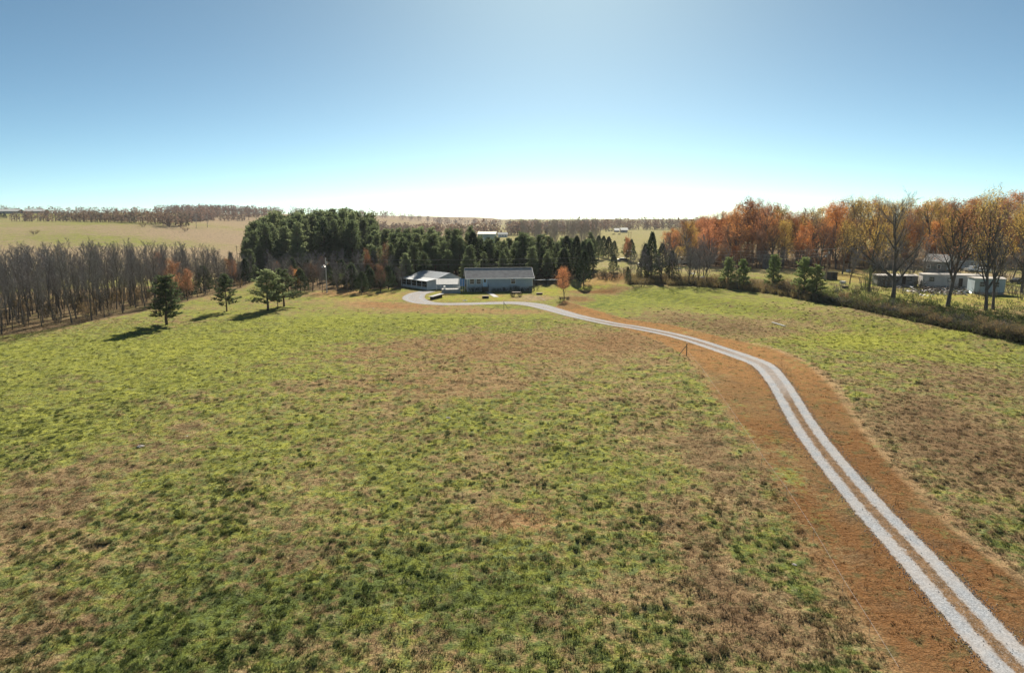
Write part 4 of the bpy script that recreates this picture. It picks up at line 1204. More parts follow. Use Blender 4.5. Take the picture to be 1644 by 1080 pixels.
def window(parent, x, z, w_, h_, y=-.05, trim='trim'):
    g = G()
    for bx in ((x - w_ / 2, z, .1, h_ + .2), (x + w_ / 2, z, .1, h_ + .2)): g.box((bx[0], y - .02, bx[1]), (bx[2], .07, bx[3]))
    for zz in (z - h_ / 2 - .05, z + h_ / 2 + .05): g.box((x, y - .02, zz), (w_ - .1, .07, .1))
    f = g.build('window', M[trim], parent)
    g = G(); g.box((x, y - .01, z), (w_ - .1, .05, .06)); g.build('sash', M['trim'], f)
    for zz in (z + h_ / 4 + .01, z - h_ / 4 - .01):
        g = G(); g.box((x, y + .005, zz), (w_ - .1, .02, h_ / 2 - .06)); g.build('pane', M['glass'], f)
    return f
window(house, 1.15, 2.62, 1.15, 1.35)
window(house, 2.85, 2.62, 1.15, 1.35)
window(house, 11.55, 2.62, 1.15, 1.35)
g = G(); g.box((4.42, -.055, 2.33), (.92, .06, 2.05)); dr = g.build('door', M['palebl'], house)
g = G()
for bx in ((3.90, 2.35, .1, 2.15), (4.94, 2.35, .1, 2.15)): g.box((bx[0], -.06, bx[1]), (bx[2], .09, bx[3]))
g.box((4.42, -.06, 3.41), (1.14, .09, .08)); g.build('door_frame', M['trim'], dr)
g = G(); g.box((4.42, -.095, 2.75), (.5, .02, .8)); g.build('pane', M['glass'], dr)
g = G(); g.box((4.78, -.11, 2.2), (.04, .06, .12)); g.build('handle', M['zinc'], dr)
# porch and steps, its own timber piece
steps = thing('porch_steps', h0, 'small timber stoop with pale blue railing below the white front door', 'steps', rz=HZ)
g = G(); g.box((4.45, -.75, 1.12), (1.7, 1.3, .1)); g.build('landing', M['wood'], steps)
for k in range(5):
    g = G(); g.box((4.45, -1.5 - k * .28, .92 - k * .2), (1.2, .3, .05)); g.build('tread', M['wood'], steps)
for x_ in (3.68, 5.22):
    g = G(); g.box((x_, -1.33, .85), (.09, .09, 1.9)); g.build('post', M['dkwood'], steps)
g = G()
for k in range(6): g.box((5.25, -.2 - k * .2, 1.6), (.04, .04, .85))
g.box((5.25, -.72, 2.05), (.08, 1.25, .06)); g.build('railing', M['bluepaint'], steps)
g = G(); g.box((4.45, -.2, .5), (1.5, .1, 1.0)); g.build('skirt', M['dkwood'], steps)
# walk
p, q = at(781, 467.5), at(797, 477)
g = G(); dd = q - p; nn = np.array((dd[1], -dd[0], 0)); nn = nn / np.linalg.norm(nn) * .62
g.face([p - nn + (0, 0, .06), p + nn + (0, 0, .06), q + nn + (0, 0, .05), q - nn + (0, 0, .05)])
tag(g.build('garden_path', M['concrete']), 'short concrete walk slanting from the front steps', None, None, 'structure')
# dark foundation plants
for k in range(18):
    x_ = .9 + k * .88 + rng.uniform(-.2, .2)
    if 3.4 < x_ < 5.6: continue
    c_, s_ = math.cos(HZ), math.sin(HZ)
    px, py = h0[0] + x_ * c_ + .8 * s_, h0[1] + x_ * s_ - .8 * c_
    tree('shrub', (px, py, float(land(px, py))), rng.uniform(.9, 1.6), 'dark low shrub against the foundation of the blue-grey house', 'foundation_shrub', 'bush', 'shrubs along the house wall', 'darkleaf', wide=1.4, foliage='leaves', stem='stem')
tree('bareshrub', at(860, 466), 2.4, 'brown bare bush at the right corner of the house', 'bare_bush', 'bush', wide=1.4, foliage='twigs', stem='stem')

# awning, blue side panel and deck at the left end of the house
aw = thing('patio_awning', at(718, 471), 'white sloping patio awning on posts left of the house', 'awning', rz=HZ)
g = G(); slab(g, (-2.65, -.1, 2.25), (2.7, -.1, 2.25), (3.0, 3.1, 3.35), (-2.65, 3.1, 3.35), .06)
cano = g.build('canopy', M['white'], aw)
for k in range(13):
    xk = -2.45 + k * .42
    g = G(); g.prism([(-.08, 2.252), (3.05, 3.345), (3.05, 3.385), (-.08, 2.292)], xk, xk + .05, 'x'); g.build('rib', M['white'], cano)
for k in range(6):
    g = G(); g.tube([(-2.6 + k * 1.04, .0, .9), (-2.6 + k * 1.04, .0, 2.2)], .04, 5); g.build('post', M['trim'], aw)
dk = thing('raised_deck', at(718, 471), 'raised deck behind a grey retaining wall under the white awning', 'deck', rz=HZ)
g = G(); g.box((1.0, 1.6, .48), (4.6, 3.0, .96)); g.build('retaining_wall', M['concrete'], dk)
g = G()
for k in range(12): g.box((-1.2 + k * .4, .15, 1.25), (.05, .05, .55))
g.box((1.0, .15, 1.55), (4.6, .07, .06)); g.build('railing', M['trim'], dk)
g = G(); g.box((-.6, .9, 1.35), (.5, .5, .75)); g.build('cooler_box', M['trim'], dk)
pn = thing('blue_panel', at(742.5, 469), 'bright blue wall panel between the awning and the house corner', 'panel', rz=HZ)
g = G(); g.box((0, 1.1, 2.35), (1.25, .07, 1.9)); g.build('panel_sheet', M['bluepaint'], pn)
for x_ in (-.6, 0, .62):
    g = G(); g.box((x_, 1.1, 1.6), (.08, .1, 3.2)); g.build('post', M['trim'], pn)
# low wall beside the drive
p, q = at(692.5, 481), at(727, 473)
g = G(); dd = q - p; Ld = np.linalg.norm(dd[:2]); an = math.atan2(dd[1], dd[0])
t = thing('low_wall', p, 'low retaining wall with pale cap tapering up beside the driveway loop', 'wall', rz=an)
g = G(); g.prism([(-.1, -.2), (Ld * .45, -.2), (Ld * .45, .75), (-.1, .62)], -.25, .25); g.build('wall_body', M['dkwood'], t)
g = G(); g.prism([(-.2, .625), (Ld * .5, .765), (Ld * .5, .86), (-.2, .72)], -.5, .7); g.build('cap', M['concrete'], t)

# garage with screened lean-to
cC = at(686, 465.5)
AX = np.array((.763, .646, 0)); BX = np.array((-.646, .763, 0))
gar = thing('garage', cC, 'pale metal-roofed garage with a screened lean-to porch left of the house', 'garage', rz=math.atan2(AX[1], AX[0]))
GL = 12.8
prof = [(0, 2.25), (3.1, 2.62), (7.1, 3.95), (10.3, 2.6)]
g = G(); g.prism([(3.1, -.3), (10.3, -.3), (10.3, 2.6), (7.1, 3.92), (3.1, 2.6)], .05, GL - .05); g.build('wall', M['garage_wall'], gar)
g = G(); g.prism([(0.06, -.3), (3.08, -.3), (3.08, 2.55), (0.06, 2.2)], 0.02, .12); g.build('porch_end_wall', M['garage_wall'], gar)
rf = G()
for (xa, za), (xb, zb) in zip(prof[:-1], prof[1:]):
    if xa == 0: xa = -.35; za -= .03
    if xb == 10.3: xb += .35; zb -= .12
    slab(rf, (xa, -.3, za + .1), (xb, -.3, zb + .1), (xb, GL + .3, zb + .1), (xa, GL + .3, za + .1), .09)
groof = rf.build('roof', M['tin'], gar)
for k in range(21):
    yk = -.2 + k * .65
    g = G()
    for (xa, za), (xb, zb) in zip(prof[:-1], prof[1:]):
        g.prism([(xa, za + .095), (xb, zb + .095), (xb, zb + .145), (xa, za + .145)], yk, yk + .05)
    g.build('roof_seam', M['tin'], groof)
g = G(); g.box((-.36, GL / 2, 2.26), (.05, GL + .6, .16)); g.build('fascia', M['trim'], gar)
g = G(); g.box((.08, GL / 2, .25), (.12, GL - .1, .9)); g.build('knee_wall', M['garage_wall'], gar)
for k in range(6):
    y_ = .1 + k * (GL - .2) / 5
    g = G(); g.box((.06, y_, 1.2), (.16, .16, 2.0)); g.build('post', M['trim'], gar)
    if k < 5:
        yb = y_ + (GL - .2) / 10
        g = G(); g.box((.1, yb, 1.42), (.03, (GL - .2) / 5 - .17, 1.4)); g.build('screen', M['glass'], gar)
        g = G(); g.box((.07, yb, 1.35), (.05, (GL - .2) / 5 - .17, .05)); g.build('screen_rail', M['siding'], gar)
g = G()
for k in range(16): g.box((3.3 + k * .45, .03, 1.3), (.03, .03, 2.3))
tag(g.build('wall_seams', M['garage_wall'], gar), kind='stuff')

# yard things
def block(name, lab, cat, u, v, d, mat, top=None, rz=.1):
    t = thing(name, at(u, v), lab, cat, rz=rz)
    g = G(); g.box((0, 0, d[2] / 2 - .05), (d[0], d[1], d[2] + .1))
    for k in range(3): g.box((0, 0, d[2] * (.2 + .3 * k)), (d[0] + .04, d[1] + .04, .05))
    g.build('box_side', mat, t)
    if top: g = G(); g.box((0, 0, d[2] + .03), (d[0] + .12, d[1] + .12, .06)); g.build('rim', top, t)
    return t
block('planter_box', 'dark timber planter box on the grass below the front walk', 'planter', 779.5, 478.7, (1.45, .8, .5), M['dkwood'], M['wood'])
block('planter_box', 'dark low planter box right of the old wagon', 'planter', 866, 472.7, (1.4, .7, .35), M['dkwood'], M['wood'])
def rock(name, lab, u, v, r, mat, seed, cat='rock'):
    q = random.Random(seed); g = G()
    n, m_ = 9, 5
    for i in range(m_ + 1):
        for j in range(n):
            a, b_ = 2 * PI * j / n, PI / 2 * i / m_
            k = r * (1 + q.uniform(-.18, .18))
            g.v.append((k * math.cos(a) * math.cos(b_), k * .8 * math.sin(a) * math.cos(b_), k * .38 * math.sin(b_) - .04))
    for i in range(m_):
        for j in range(n): g.f.append((i * n + j, i * n + (j + 1) % n, (i + 1) * n + (j + 1) % n, (i + 1) * n + j))
    return tag(g.build(name, mat, None, at(u, v)), lab, cat)
rock('stone', 'pale stone on the grass near the driveway in front of the house', 747, 482.5, .55, M['stone'], 1)
rock('stone', 'small grey stone beside the pale stone near the driveway', 744, 483, .35, M['stone'], 2)
# old wagon: a bed on wheels with two shafts
wg = thing('old_wagon', at(829, 476), 'old dark wooden wagon with spoked wheels displayed on the lawn before the house', 'wagon', rz=.08)
g = G(); g.box((0, 0, .72), (2.1, .9, .08)); g.box((0, -.45, .9), (2.1, .05, .32)); g.box((0, .45, .9), (2.1, .05, .32)); g.box((-1.05, 0, .9), (.05, .85, .32)); g.box((1.05, 0, .9), (.05, .85, .32)); g.build('bed', M['dkwood'], wg)
g = G(); g.box((0, 0, 1.04), (1.95, .8, .05)); g.build('cover_boards', M['wood'], wg)
for x_ in (-.85, .85):
    for y_ in (-.6, .6):
        g = G(); R1 = .48
        ring = [(x_ + R1 * math.cos(a * PI / 7), y_, .5 + R1 * math.sin(a * PI / 7)) for a in range(15)]
        g.tube(ring, .045, 5); wh = g.build('wheel', M['dkwood'], wg)
        g = G()
        for a in range(8): g.tube([(x_, y_, .5), (x_ + R1 * math.cos(a * PI / 4), y_, .5 + R1 * math.sin(a * PI / 4))], .022, 4)
        g.build('spokes', M['dkwood'], wh)
for y_ in (-.25, .25):
    g = G(); g.tube([(1.0, y_, .7), (2.1, y_, 1.15)], .04, 4, True); g.build('shaft', M['dkwood'], wg)
tree('bareshrub', at(822, 474), 1.7, 'dry brown plant at the left wheel of the old wagon', 'dry_plant', 'plant', foliage='twigs', stem='stem')
# path edging of stones
for k in range(9):
    u, v = 863 + k * 1.5, 474.5 + k * 1.0
    rock('edging_stone', 'small pale stone in the edging line that runs from the house corner to the drive', u, v, .22, M['stone'], 20 + k)['group'] = 'edging stones beside the lawn'

# pipe rail right of the house
t = thing('rail_fence', at(862, 459), 'white pipe rail on dark posts running right from the house', 'fence')
b0 = at(862, 459)
posts = [at(862, 459), at(877.5, 458.5), at(897, 458)]
for k, p in enumerate(posts):
    q = p - b0
    g = G(); g.box((q[0], q[1], q[2] + .8), (.16, .16, 1.7)); g.build('post', M['dkwood'] if k != 2 else M['metal'], t)
g = G(); g.tube([posts[0] - b0 + (-.9, 0, 1.62), posts[1] - b0 + (0, 0, 1.6), posts[2] - b0 + (.2, 0, 1.58)], .08, 6, True); g.build('rail', M['trim'], t)

# utility poles and wires
def pole(u, v, h, lab, arm=True, lamp=False, mat='pole', r=.14):
    p = at(u, v)
    t = thing('utility_pole', p, lab, 'utility pole')
    g = G(); g.tube([(0, 0, -.5), (0, 0, h)], [r, r * .7], 8, True); g.build('pole_shaft', M[mat], t)
    if arm:
        g = G(); g.box((0, 0, h - .5), (1.7, .1, .12)); g.build('crossarm', M['wood'], t)
        for x_ in (-.75, .75):
            g = G(); g.tube([(x_, 0, h - .44), (x_, 0, h - .22)], [.05, .03], 6, True); g.build('insulator', M['trim'], t)
    if lamp:
        g = G(); g.tube([(0, 0, h - 2.2), (-.5, -.2, h - 1.9), (-.75, -.3, h - 2.0)], .03, 5); g.build('lamp_arm', M['zinc'], t)
        g = G(); g.tube([(-.75, -.3, h - 2.32), (-.75, -.3, h - 2.0)], [.22, .12], 8, True); g.build('lamp_head', M['trim'], t)
        g = G(); g.tube([(.25, 0, h - 1.5), (.25, 0, h - .9)], .17, 8, True); g.build('transformer', M['zinc'], t)
    return p + np.array((0, 0, h))
A1 = pole(525, 470, 8.6, 'pale wooden light pole standing alone on the brown grass left of the garage', arm=False, lamp=True)
A2 = pole(1326, 452, 9.0, 'grey utility pole at the edge of the trailer lots right of the last young pine', arm=False, lamp=True, mat='wood')
A3 = pole(1187, 442, 7.5, 'slim utility pole among the fencerow trees behind the young pines', arm=True, mat='wood')
A4 = pole(1500, 437, 11.5, 'tall slim utility pole behind the pale trailer', arm=True, mat='wood', r=.1)
for u, d, lab in ((1007.5, 420, 'left one of two slim posts at the near edge of the cow pasture'), (1011, 420, 'right one of two slim posts at the near edge of the cow pasture'), (383, 300, 'thin utility pole on the far slope left of the tall pines')):
    p = at_depth(u, d)
    t = thing('utility_pole', p, lab, 'utility pole')
    g = G(); g.tube([(0, 0, -.5), (0, 0, 8.5)], .12, 6, True); g.build('pole_shaft', M['wood'], t)
    g = G(); g.box((0, 0, 8), (1.4, .08, .1)); g.build('crossarm', M['wood'], t)
def wire(a, b, sag, lab, r=.022):
    pts = [a + (b - a) * t + np.array((0, 0, -sag * 4 * t * (1 - t))) for t in np.linspace(0, 1, 25)]
    g = G(); g.tube(pts, r, 3)
    return tag(g.build('power_line', M['wire']), lab, 'power line')
for k, (dz, sag) in enumerate(((-.3, 1.0), (-1.3, 1.4))):
    wire(A1 + (0, 0, dz), A3 + (0, 0, dz * .8), sag, ['upper', 'lower'][k] + ' power line strung from the pale light pole past the house to the fencerow pole')
for k, (dz, sag) in enumerate(((-.2, .4), (-1.2, .6), (-1.8, .9))):
    wire(A3 + (0, 0, dz), A2 + (0, 0, dz), sag, ['highest', 'middle', 'lowest'][k] + ' power line between the fencerow pole and the pole by the lots')
wire(A2 + (0, 0, -.2), A4 + (0, 0, -.4), .7, 'power line from the pole by the lots towards the tall slim pole')

# wire fence along the mown strip: corner brace, thin posts, one strand
cb = at(1102, 571)
t = thing('fence_corner', cb, 'dark steel corner post with a slanting brace at the bend of the driveway', 'fence post')
g = G(); g.tube([(0, 0, -.2), (0, 0, 1.75)], .055, 6, True); g.build('post', M['metal'], t)
g = G(); g.tube([(0, .05, 1.45), (-1.0, .25, .0)], .04, 6, True); g.build('brace', M['metal'], t)
fp = at(809, 496)
t = thing('fence_corner', fp, 'thin dark braced post on the verge of the drive in front of the house', 'fence post')
g = G(); g.tube([(0, 0, -.2), (0, 0, 1.7)], .05, 6, True); g.build('post', M['metal'], t)
g = G(); g.tube([(0, 0, 1.3), (.9, .2, 0)], .03, 5, True); g.build('brace', M['metal'], t)
fl = [at(u, v) for u, v in [(1128, 603), (1180, 680), (1222, 745), (1262, 800), (1305, 868), (1352, 950), (1395, 1020)]]
for k, p in enumerate(fl):
    g = G(); g.tube([(0, 0, -.1), (rng.gauss(0, .02), 0, .85)], .011, 4, True)
    tag(g.build('step_in_post', M['zinc'], None, p), 'thin step-in post of the electric fence along the mown strip', 'fence post', 'posts of the electric fence')
g = G(); g.tube([cb + (0, 0, .8)] + [p + (0, 0, .78) for p in fl] + [at(1440, 1095) + (0, 0, .78)], .006, 3)
tag(g.build('fence_wire', M['wire']), 'single strand of fence wire along the left edge of the mown strip', 'fence wire')
g = G(); g.tube([cb + (0, 0, .9), at(1000, 535) + (0, 0, .8), at(900, 512) + (0, 0, .8), fp + (0, 0, .9)], .006, 3)
tag(g.build('fence_wire', M['wire']), 'single strand of fence wire between the two braced posts', 'fence wire')
p, q = at(1238, 518), at(1262, 524)
g = G(); g.box(((q[0] - p[0]) / 2, (q[1] - p[1]) / 2, .08), (np.linalg.norm(q - p) * .85, .4, .1), math.atan2(q[1] - p[1], q[0] - p[0]), .03)
tag(g.build('concrete_slab', M['concrete'], None, p), 'pale concrete slab lying in the brown part of the right field', 'slab')
for k, (u, v, r) in enumerate(((720, 670, .26), (226, 716, .34), (599, 495, .3), (1275, 905, .16), (300, 700, .2))):
    rock('stone', ['pale stone alone in the middle of the green field', 'flat pale rock patch on the brown left slope', 'pale stone on the brown grass left of the drive loop', 'small pale stone on the brown grass left of the mown strip', 'small stone right of the flat pale rock'][k], u, v, r, M['stone'], 40 + k)

# ------------------------------------------------------------------ lots on the right
def trailer(u, v, L, D, h, rz, side_mat, lab, wins, doors=(), roof='pale_roof', cat='mobile home', ribs=True, skirt=.5):
    t = thing('mobile_home', at(u, v), lab, cat, rz=rz)
    g = G(); g.box((L / 2, D / 2, skirt / 2 - .3), (L - .2, D - .2, skirt + .6)); g.build('skirting', M['grey_side'], t)
    g = G(); g.box((L / 2, D / 2, (h + skirt) / 2), (L, D, h - skirt))
    if ribs:
        for k in range(int(L / .6)): g.box((.3 + k * .6, -.01, (h + skirt) / 2), (.04, .03, h - skirt - .06))
    g.build('wall', side_mat, t)
    g = G(); g.prism([(-.15, h + .002), (D + .15, h + .002), (D + .15, h + .08), (D / 2, h + .35), (-.15, h + .08)], -.15, L + .15, 'x'); g.build('roof', M[roof], t)
    for x_, w_ in wins: window(t, x_, (h + skirt) / 2 + .25, w_, .9, -.02, 'grey_side')
    for x_ in doors:
        g = G(); g.box((x_, -.03, skirt + 1.0), (.85, .06, 1.95)); g.build('door', M['dkwood'], t)
    return t
trailer(1480, 461.5, 13.2, 4.3, 3.2, -.32, M['tan_side'], 'long pale mobile home, tan part with sheet roof, behind the forked tree', [(2.0, 1.0), (6.0, 1.2), (10.5, 1.0)], (8.2,))
trailer(1563, 472, 6.0, 4.6, 3.5, -.28, M['blue_side'], 'faded blue end section of the long mobile home, boarded up', [(1.5, .9), (4.3, .9)], (), cat='mobile home')
trailer(1408, 459, 9.5, 4.0, 2.6, -.16, M['grey_side'], 'derelict dark mobile home with rusting roof left of the pale one', [(1.6, 1.1), (4.5, 1.0), (7.5, 1.2)], (6.2,))
def cottage(u, v, L, D, e, r, rz, wm, rm, lab, wins, gable_mat=None):
    t = thing('cottage', at(u, v), lab, 'house', rz=rz)
    g = G(); g.box((L / 2, D / 2, e / 2 - .2), (L, D, e + .4)); g.build('wall', M[wm], t)
    for x_ in (-.002, L + .002):
        g = G(); g.prism([(0, e), (D, e), (D / 2, r)], x_ - .06, x_ + .06, 'x'); g.build('gable', M[gable_mat or wm], t)
    rf = G()
    slab(rf, (-.4, -.4, e - .05), (L + .4, -.4, e - .05), (L + .4, D / 2, r + .1), (-.4, D / 2, r + .1), .1)
    slab(rf, (-.4, D / 2, r + .1), (L + .4, D / 2, r + .1), (L + .4, D + .4, e - .05), (-.4, D + .4, e - .05), .1)
    rr = rf.build('roof', M[rm], t)
    for k in range(int(L / .9) + 1):
        g = G(); g.prism([(-.38, e - .03), (D / 2, r + .115), (D / 2, r + .155), (-.38, e + .01)], k * .9, k * .9 + .05, 'x'); g.build('roof_seam', M[rm], rr)
    for x_, w_ in wins: window(t, x_, e * .55, w_, 1.0, -.02)
    return t
ct = cottage(1482, 437, 6.5, 6.5, 3.6, 5.6, -.95, 'grey_side', 'pale_roof', 'house with pale metal roof and bright blue gable behind the trailers', [(1.5, 1.0), (4.5, 1.0)], 'blue_side')
g = G()
for k in range(3): g.box((6.6, 1.4 + k * 1.8, 1.9), (.05, 1.1, 1.3))
g.build('window', M['trim'], ct)
cottage(1532, 431, 11, 6, 3.0, 4.6, -.1, 'tan_side', 'brown_roof', 'low tan house with brown roof behind the white pickup', [(2, 1.1), (5.5, 1.1), (9, 1.1)])
def shed(u, v, L, D, h, lab, wall='grey_side', roof='pale_roof', rz=0.0, openf=True):
    t = thing('shed', at(u, v), lab, 'shed', rz=rz)
    g = G(); g.box((L / 2, D - .05, h / 2), (L, .1, h)); g.box((.05, D / 2, h / 2), (.1, D - .2, h)); g.box((L - .05, D / 2, h / 2), (.1, D - .2, h)); g.build('wall', M[wall], t)
    g = G(); slab(g, (-.3, -.4, h + .35), (L + .3, -.4, h + .35), (L + .3, D + .3, h + .1), (-.3, D + .3, h + .1), .08); g.build('roof', M[roof], t)
    for k in range(3):
        g = G(); g.box((.1 + k * (L - .2) / 2, .1, h / 2 + .1), (.14, .14, h + .2)); g.build('post', M['wood'], t)
    return t
shed(1325, 449, 3.4, 2.6, 1.9, 'small open shed with flat pale roof on the yellow lawn beside the pole')
shed(1406, 432, 6.0, 3.0, 2.4, 'low carport roof between the trees left of the blue-gabled house', rz=.1)
shed(1230, 432, 3.6, 3.0, 4.7, 'tall open shed whose pale roof shows above the third young pine', rz=.05)
def vehicle(u, v, kind, paint, lab, rz):
    t = thing(kind, at(u, v), lab, {'parked_car': 'car', 'pickup_truck': 'pickup truck', 'camper_trailer': 'camper'}[kind], rz=rz)
    if kind == 'camper_trailer':
        g = G(); g.prism([(-2.8, .5), (2.6, .5), (2.9, 1.2), (2.7, 2.5), (2.2, 2.75), (-2.4, 2.75), (-2.8, 2.3)], -1.15, 1.15); body = g.build('body', paint, t)
        for x_ in (-1.8, 0, 1.6):
            g = G(); g.box((x_, -1.16, 1.9), (.9, .03, .5)); g.build('window', M['glass'], t)
        g = G(); g.tube([(2.8, 0, .6), (4.0, 0, .5)], .05, 5, True); g.build('tow_bar', M['metal'], t)
        ws, rr = (-.4, .4), .35
    else:
        pf = [(-2.2, .35), (2.2, .35), (2.25, .75), (1.3, .98), (.75, 1.45), (-1.0, 1.48), (-1.7, 1.05), (-2.2, .98)] if kind == 'parked_car' else [(-2.7, .45), (2.6, .45), (2.65, 1.0), (1.5, 1.15), (1.0, 1.78), (-.4, 1.8), (-.6, 1.15), (-2.7, 1.12)]
        g = G(); g.prism(pf, -.88, .88); g.build('body', paint, t)
        g = G()
        a, b_ = (pf[3][0] - .1, pf[5][0] + .1) if kind == 'parked_car' else (1.2, -.35)
        zt = pf[4][1] - .08; zb = pf[3][1] + .03
        g.prism([(b_ - (.4 if kind == 'parked_car' else 0), zb), (a, zb), (pf[4][0] - .08, zt), (b_ + .1, zt)], -.9, .9); g.build('window', M['glass'], t)
        for s_ in (-.6, .6):
            g = G(); g.box((2.26, s_, .72), (.03, .3, .14)); g.build('headlight', M['trim'], t)
        ws, rr = (-1.4, 1.4), .33
    for x_ in ws:
        for y_ in (-.85, .85):
            ring = [(x_, y_ - .11, rr), (x_, y_ + .11, rr)]
            g = G(); g.tube(ring, rr, 12, True); wh = g.build('wheel', M['rubber'], t)
            g = G(); g.tube([(x_, y_ - .125, rr), (x_, y_ + .125, rr)], rr * .5, 8, True); g.build('rim', M['zinc'], wh)
    return t
vehicle(1560, 436, 'pickup_truck', M['paint_white'], 'white pickup truck parked before the low tan house', .3)
vehicle(1577, 437, 'parked_car', M['paint_white'], 'white car parked right of the white pickup by the trailer roof', 2.6)
vehicle(1000, 420, 'parked_car', M['paint_dark'], 'dark car parked on the grass right of the round blue-green cedar', .1)
vehicle(1012, 407, 'parked_car', M['paint_white'], 'pale car parked far off under the trees beyond the dark car', .3)
vehicle(1035, 427, 'parked_car', M['paint_white'], 'white car partly hidden behind the fencerow trunks', .2)
vehicle(1048, 430, 'parked_car', M['paint_dark'], 'dark junk car behind the fencerow bushes', -.1)
vehicle(1060, 428, 'parked_car', M['paint_dark'], 'second dark junk car, beside a pale roofed neighbour behind the fencerow', 0.1)
vehicle(1192, 421, 'camper_trailer', M['paint_white'], 'white camper trailer behind the second young pine', .1)
vehicle(1100, 424, 'camper_trailer', M['paint_white'], 'white camper trailer far behind the fencerow trunks', .2)
vehicle(1636, 455, 'parked_car', M['paint_dark'], 'dark car at the right picture edge beyond the golden tree', .3)
# scrap: sheets, boards, tubs lying about
q = random.Random(77)
g = G()
for k in range(500):
    u, v = q.gauss(1515, 28), q.gauss(466, 4)
    if not (1440 < u < 1580 and 456 < v < 482): continue
    p = at(u, v)
    g.box((p[0], p[1], p[2] + q.uniform(.05, .45)), (q.uniform(.2, 1.6), q.uniform(.08, .5), q.uniform(.03, .22)), q.uniform(0, 3.1), q.uniform(-.5, .5))
scrap = g.build('scrap_debris', [M['stone'], M['dkwood'], M['wood'], M['grey_side'], M['white'], M['blue_side']])
for i_, po in enumerate(scrap.data.polygons): po.material_index = [0, 1, 2, 3, 1, 4, 2, 5, 3, 1, 2, 3][(i_ // 6) % 12]
tag(scrap, 'scattered scrap and rubbish on the ground before the pale mobile home', None, None, 'stuff')
def sheet(u, v, L, D, mat, lab, rz=.2, h=.25, name='scrap_sheet', cat='sheet'):
    g = G(); n = 6
    for i in range(n + 1):
        for j in range(2): g.v.append((L * (i / n - .5), D * (j - .5), h * (.4 + .5 * math.sin(i * 2.1 + u)) ))
    for i in range(n): g.f.append((i * 2, i * 2 + 2, i * 2 + 3, i * 2 + 1))
    o = g.build(name, mat, None, at(u, v), rz)
    md = o.modifiers.new('thickness', 'SOLIDIFY'); md.thickness = .05
    return tag(o, lab, cat)
sheet(1459, 468, 2.0, 1.3, M['white'], 'white sheet of metal lying left of the scrap heap', .1)
sheet(1483, 475, 1.7, .8, M['white'], 'bent white sheet nearest to the field below the scrap heap', -.5, .5)
sheet(1541, 472, 1.4, 1.6, M['wood'], 'cream coloured board lying right of the scrap heap', .6)
sheet(1559, 470.5, 3.2, 1.2, M['tarp'], 'teal tarpaulin on the ground in front of the faded blue trailer section', .05, .6, 'tarpaulin', 'tarpaulin')
sheet(1362, 436, 2.5, 1.0, M['white'], 'white slanting sheet propped on the yellow lawn beside the ivy foot tree', .9, 1.0)
sheet(1441, 455, 1.2, .8, M['white'], 'small white sheet leaning by the derelict trailer', .9, .8)
sheet(1326, 441, 4.0, 1.2, M['white'], 'long pale sheet lying behind the small open shed', .0, .4)
block('plastic_tub', 'pale blue tub standing against the blue trailer section', 'tub', 1556, 465.5, (1.3, .9, .8), M['blue_side'], M['trim'])
block('scrap_box', 'dark box dumped on the yellow lawn below the small shed', 'box', 1357, 463, (1.1, .9, .6), M['dkwood'])
block('picnic_crate', 'white crate beside the small open shed', 'crate', 1353, 455, (1.2, 1.0, .6), M['white'])
for k, (u, v) in enumerate(((1118, 446), (1112, 440), (1128, 446), (1090, 432))):
    sheet(u, v, 1.8, .9, M['white'], ['white scrap sheet among the fencerow weeds', 'white panel behind the paired fencerow trunks', 'second white scrap sheet among the fencerow weeds', 'pale panel far behind the fencerow'][k], .3 * k, .5)

# ------------------------------------------------------------------ far buildings and cattle
fb = at_depth(763, 470)
t = thing('steel_barn', fb, 'pale green steel barn with bright metal roof beyond the pine wood', 'barn', rz=-.05)
g = G(); g.box((8, 7, 3.0), (12, 14, 7)); g.build('wall', M['green_steel'], t)
for k in range(11):
    g = G(); g.box((2.5 + k * 1.1, -.02, 3.0), (.1, .06, 6.9)); g.build('wall_rib', M['green_steel'], t)
g = G(); slab(g, (1.6, -.5, 6.4), (14.4, -.5, 6.4), (14.4, 7, 7.8), (1.6, 7, 7.8), .2); slab(g, (1.6, 7, 7.8), (14.4, 7, 7.8), (14.4, 14.5, 6.4), (1.6, 14.5, 6.4), .2); g.build('roof', M['white'], t)
g = G(); g.box((4.5, -.08, 2), (3.6, .06, 3.6)); g.build('door', M['trim'], t)
cottage(800, 381, 8, 6, 2.6, 4.0, .1, 'white', 'white', 'small white house right of the far steel barn', [(1.5, 1), (4, 1), (6.5, 1)])
def longbarn(u, d, L, lab, rz=0.0, h=3.0):
    t = thing('long_barn', at_depth(u, d), lab, 'barn', rz=rz)
    g = G(); g.box((L / 2, 6, h / 2 - 1), (L, 12, h + 2)); g.build('wall', M['grey_side'], t)
    g = G(); slab(g, (-1, -.8, h), (L + 1, -.8, h), (L + 1, 6, h + 2.6), (-1, 6, h + 2.6), .15); slab(g, (-1, 6, h + 2.6), (L + 1, 6, h + 2.6), (L + 1, 12.8, h), (-1, 12.8, h), .15); g.build('roof', M['white'], t)
    for k in range(int(L / 12)):
        g = G(); g.box((6 + k * 12, -.05, h * .55), (6, .08, 1.0)); g.build('window', M['glass'], t)
    return t
longbarn(-90, 880, 105, 'long low white-roofed poultry barn at the far left horizon')
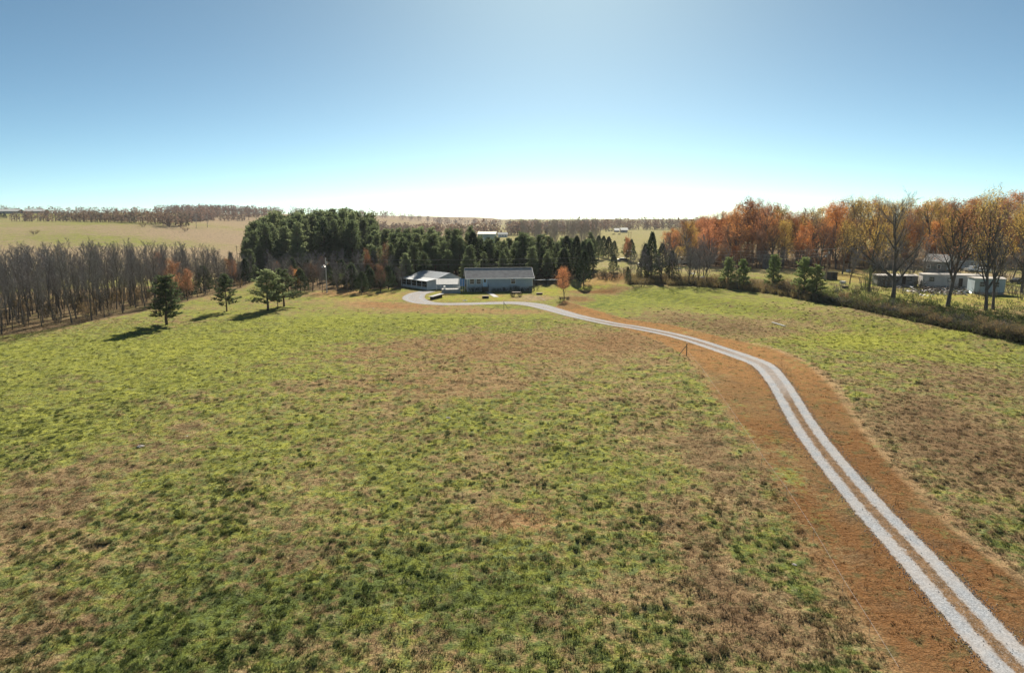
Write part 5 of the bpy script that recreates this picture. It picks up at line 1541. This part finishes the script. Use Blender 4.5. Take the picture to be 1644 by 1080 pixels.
longbarn(50, 890, 26, 'short white-roofed barn peeping out of the far left treeline')
longbarn(996, 820, 7, 'small white-roofed barn at the far side of the cow pasture')
longbarn(986, 840, 5, 'smaller pale-roofed barn left of the white one by the cow pasture', h=2.0)
cowp = []
for k, (u, v) in enumerate(((985, 377.5), (994, 377.5), (978, 372), (982, 371.8), (973, 372.5), (1010, 369))):
    p = at(u, v)
    t = thing('cow', p, ['black cow grazing on the far pasture, left of a pair', 'black cow grazing on the far pasture, right of a pair', 'black cow in the upper herd of the far pasture', 'black cow in the upper herd of the far pasture', 'black cow in the upper herd of the far pasture', 'black cow alone near the far treeline'][k], 'cow', 'cattle on the far pasture', rng.uniform(-.5, .5))
    me = bpy.data.meshes.get('cow_body')
    if me is None:
        g = G(); g.tube([(-1.15, 0, 1.2), (-.9, 0, 1.1), (0, 0, 1.0), (.8, 0, 1.1), (1.15, 0, 1.25), (1.5, 0, 1.15), (1.8, 0, .75), (1.95, 0, .55)], [.12, .36, .44, .38, .22, .18, .16, .09], 10, True)
        for x_ in (-.85, .75):
            for y_ in (-.22, .22): g.tube([(x_, y_, .9), (x_ - .03, y_, .45), (x_, y_, 0)], [.14, .07, .06], 6, True)
        g.tube([(-1.18, 0, 1.3), (-1.3, 0, .7), (-1.28, 0, .45)], [.04, .025, .05], 4, True)
        for y_ in (-.2, .2): g.tube([(1.62, y_ * .4, 1.1), (1.58, y_ * 1.4, 1.15)], [.06, .02], 4, True)
        me = mesh('cow_body', g.v, g.f, M['cow'], True)
    link('body', me, t)

# ------------------------------------------------------------------ haze
g = G(); g.box((0, 700, 14), (4600, 3000, 46))
m, nt = newmat('thin_autumn_haze')
pv = N(nt, 'ShaderNodeVolumePrincipled', ins={'Color': (.80, .88, 1.0, 1), 'Density': .00006, 'Anisotropy': .15})
o = N(nt, 'ShaderNodeOutputMaterial'); nt.links.new(pv.outputs[0], o.inputs['Volume'])
M['haze'] = m
tag(g.build('haze', m), 'thin pale haze over the fields', None, None, 'stuff')
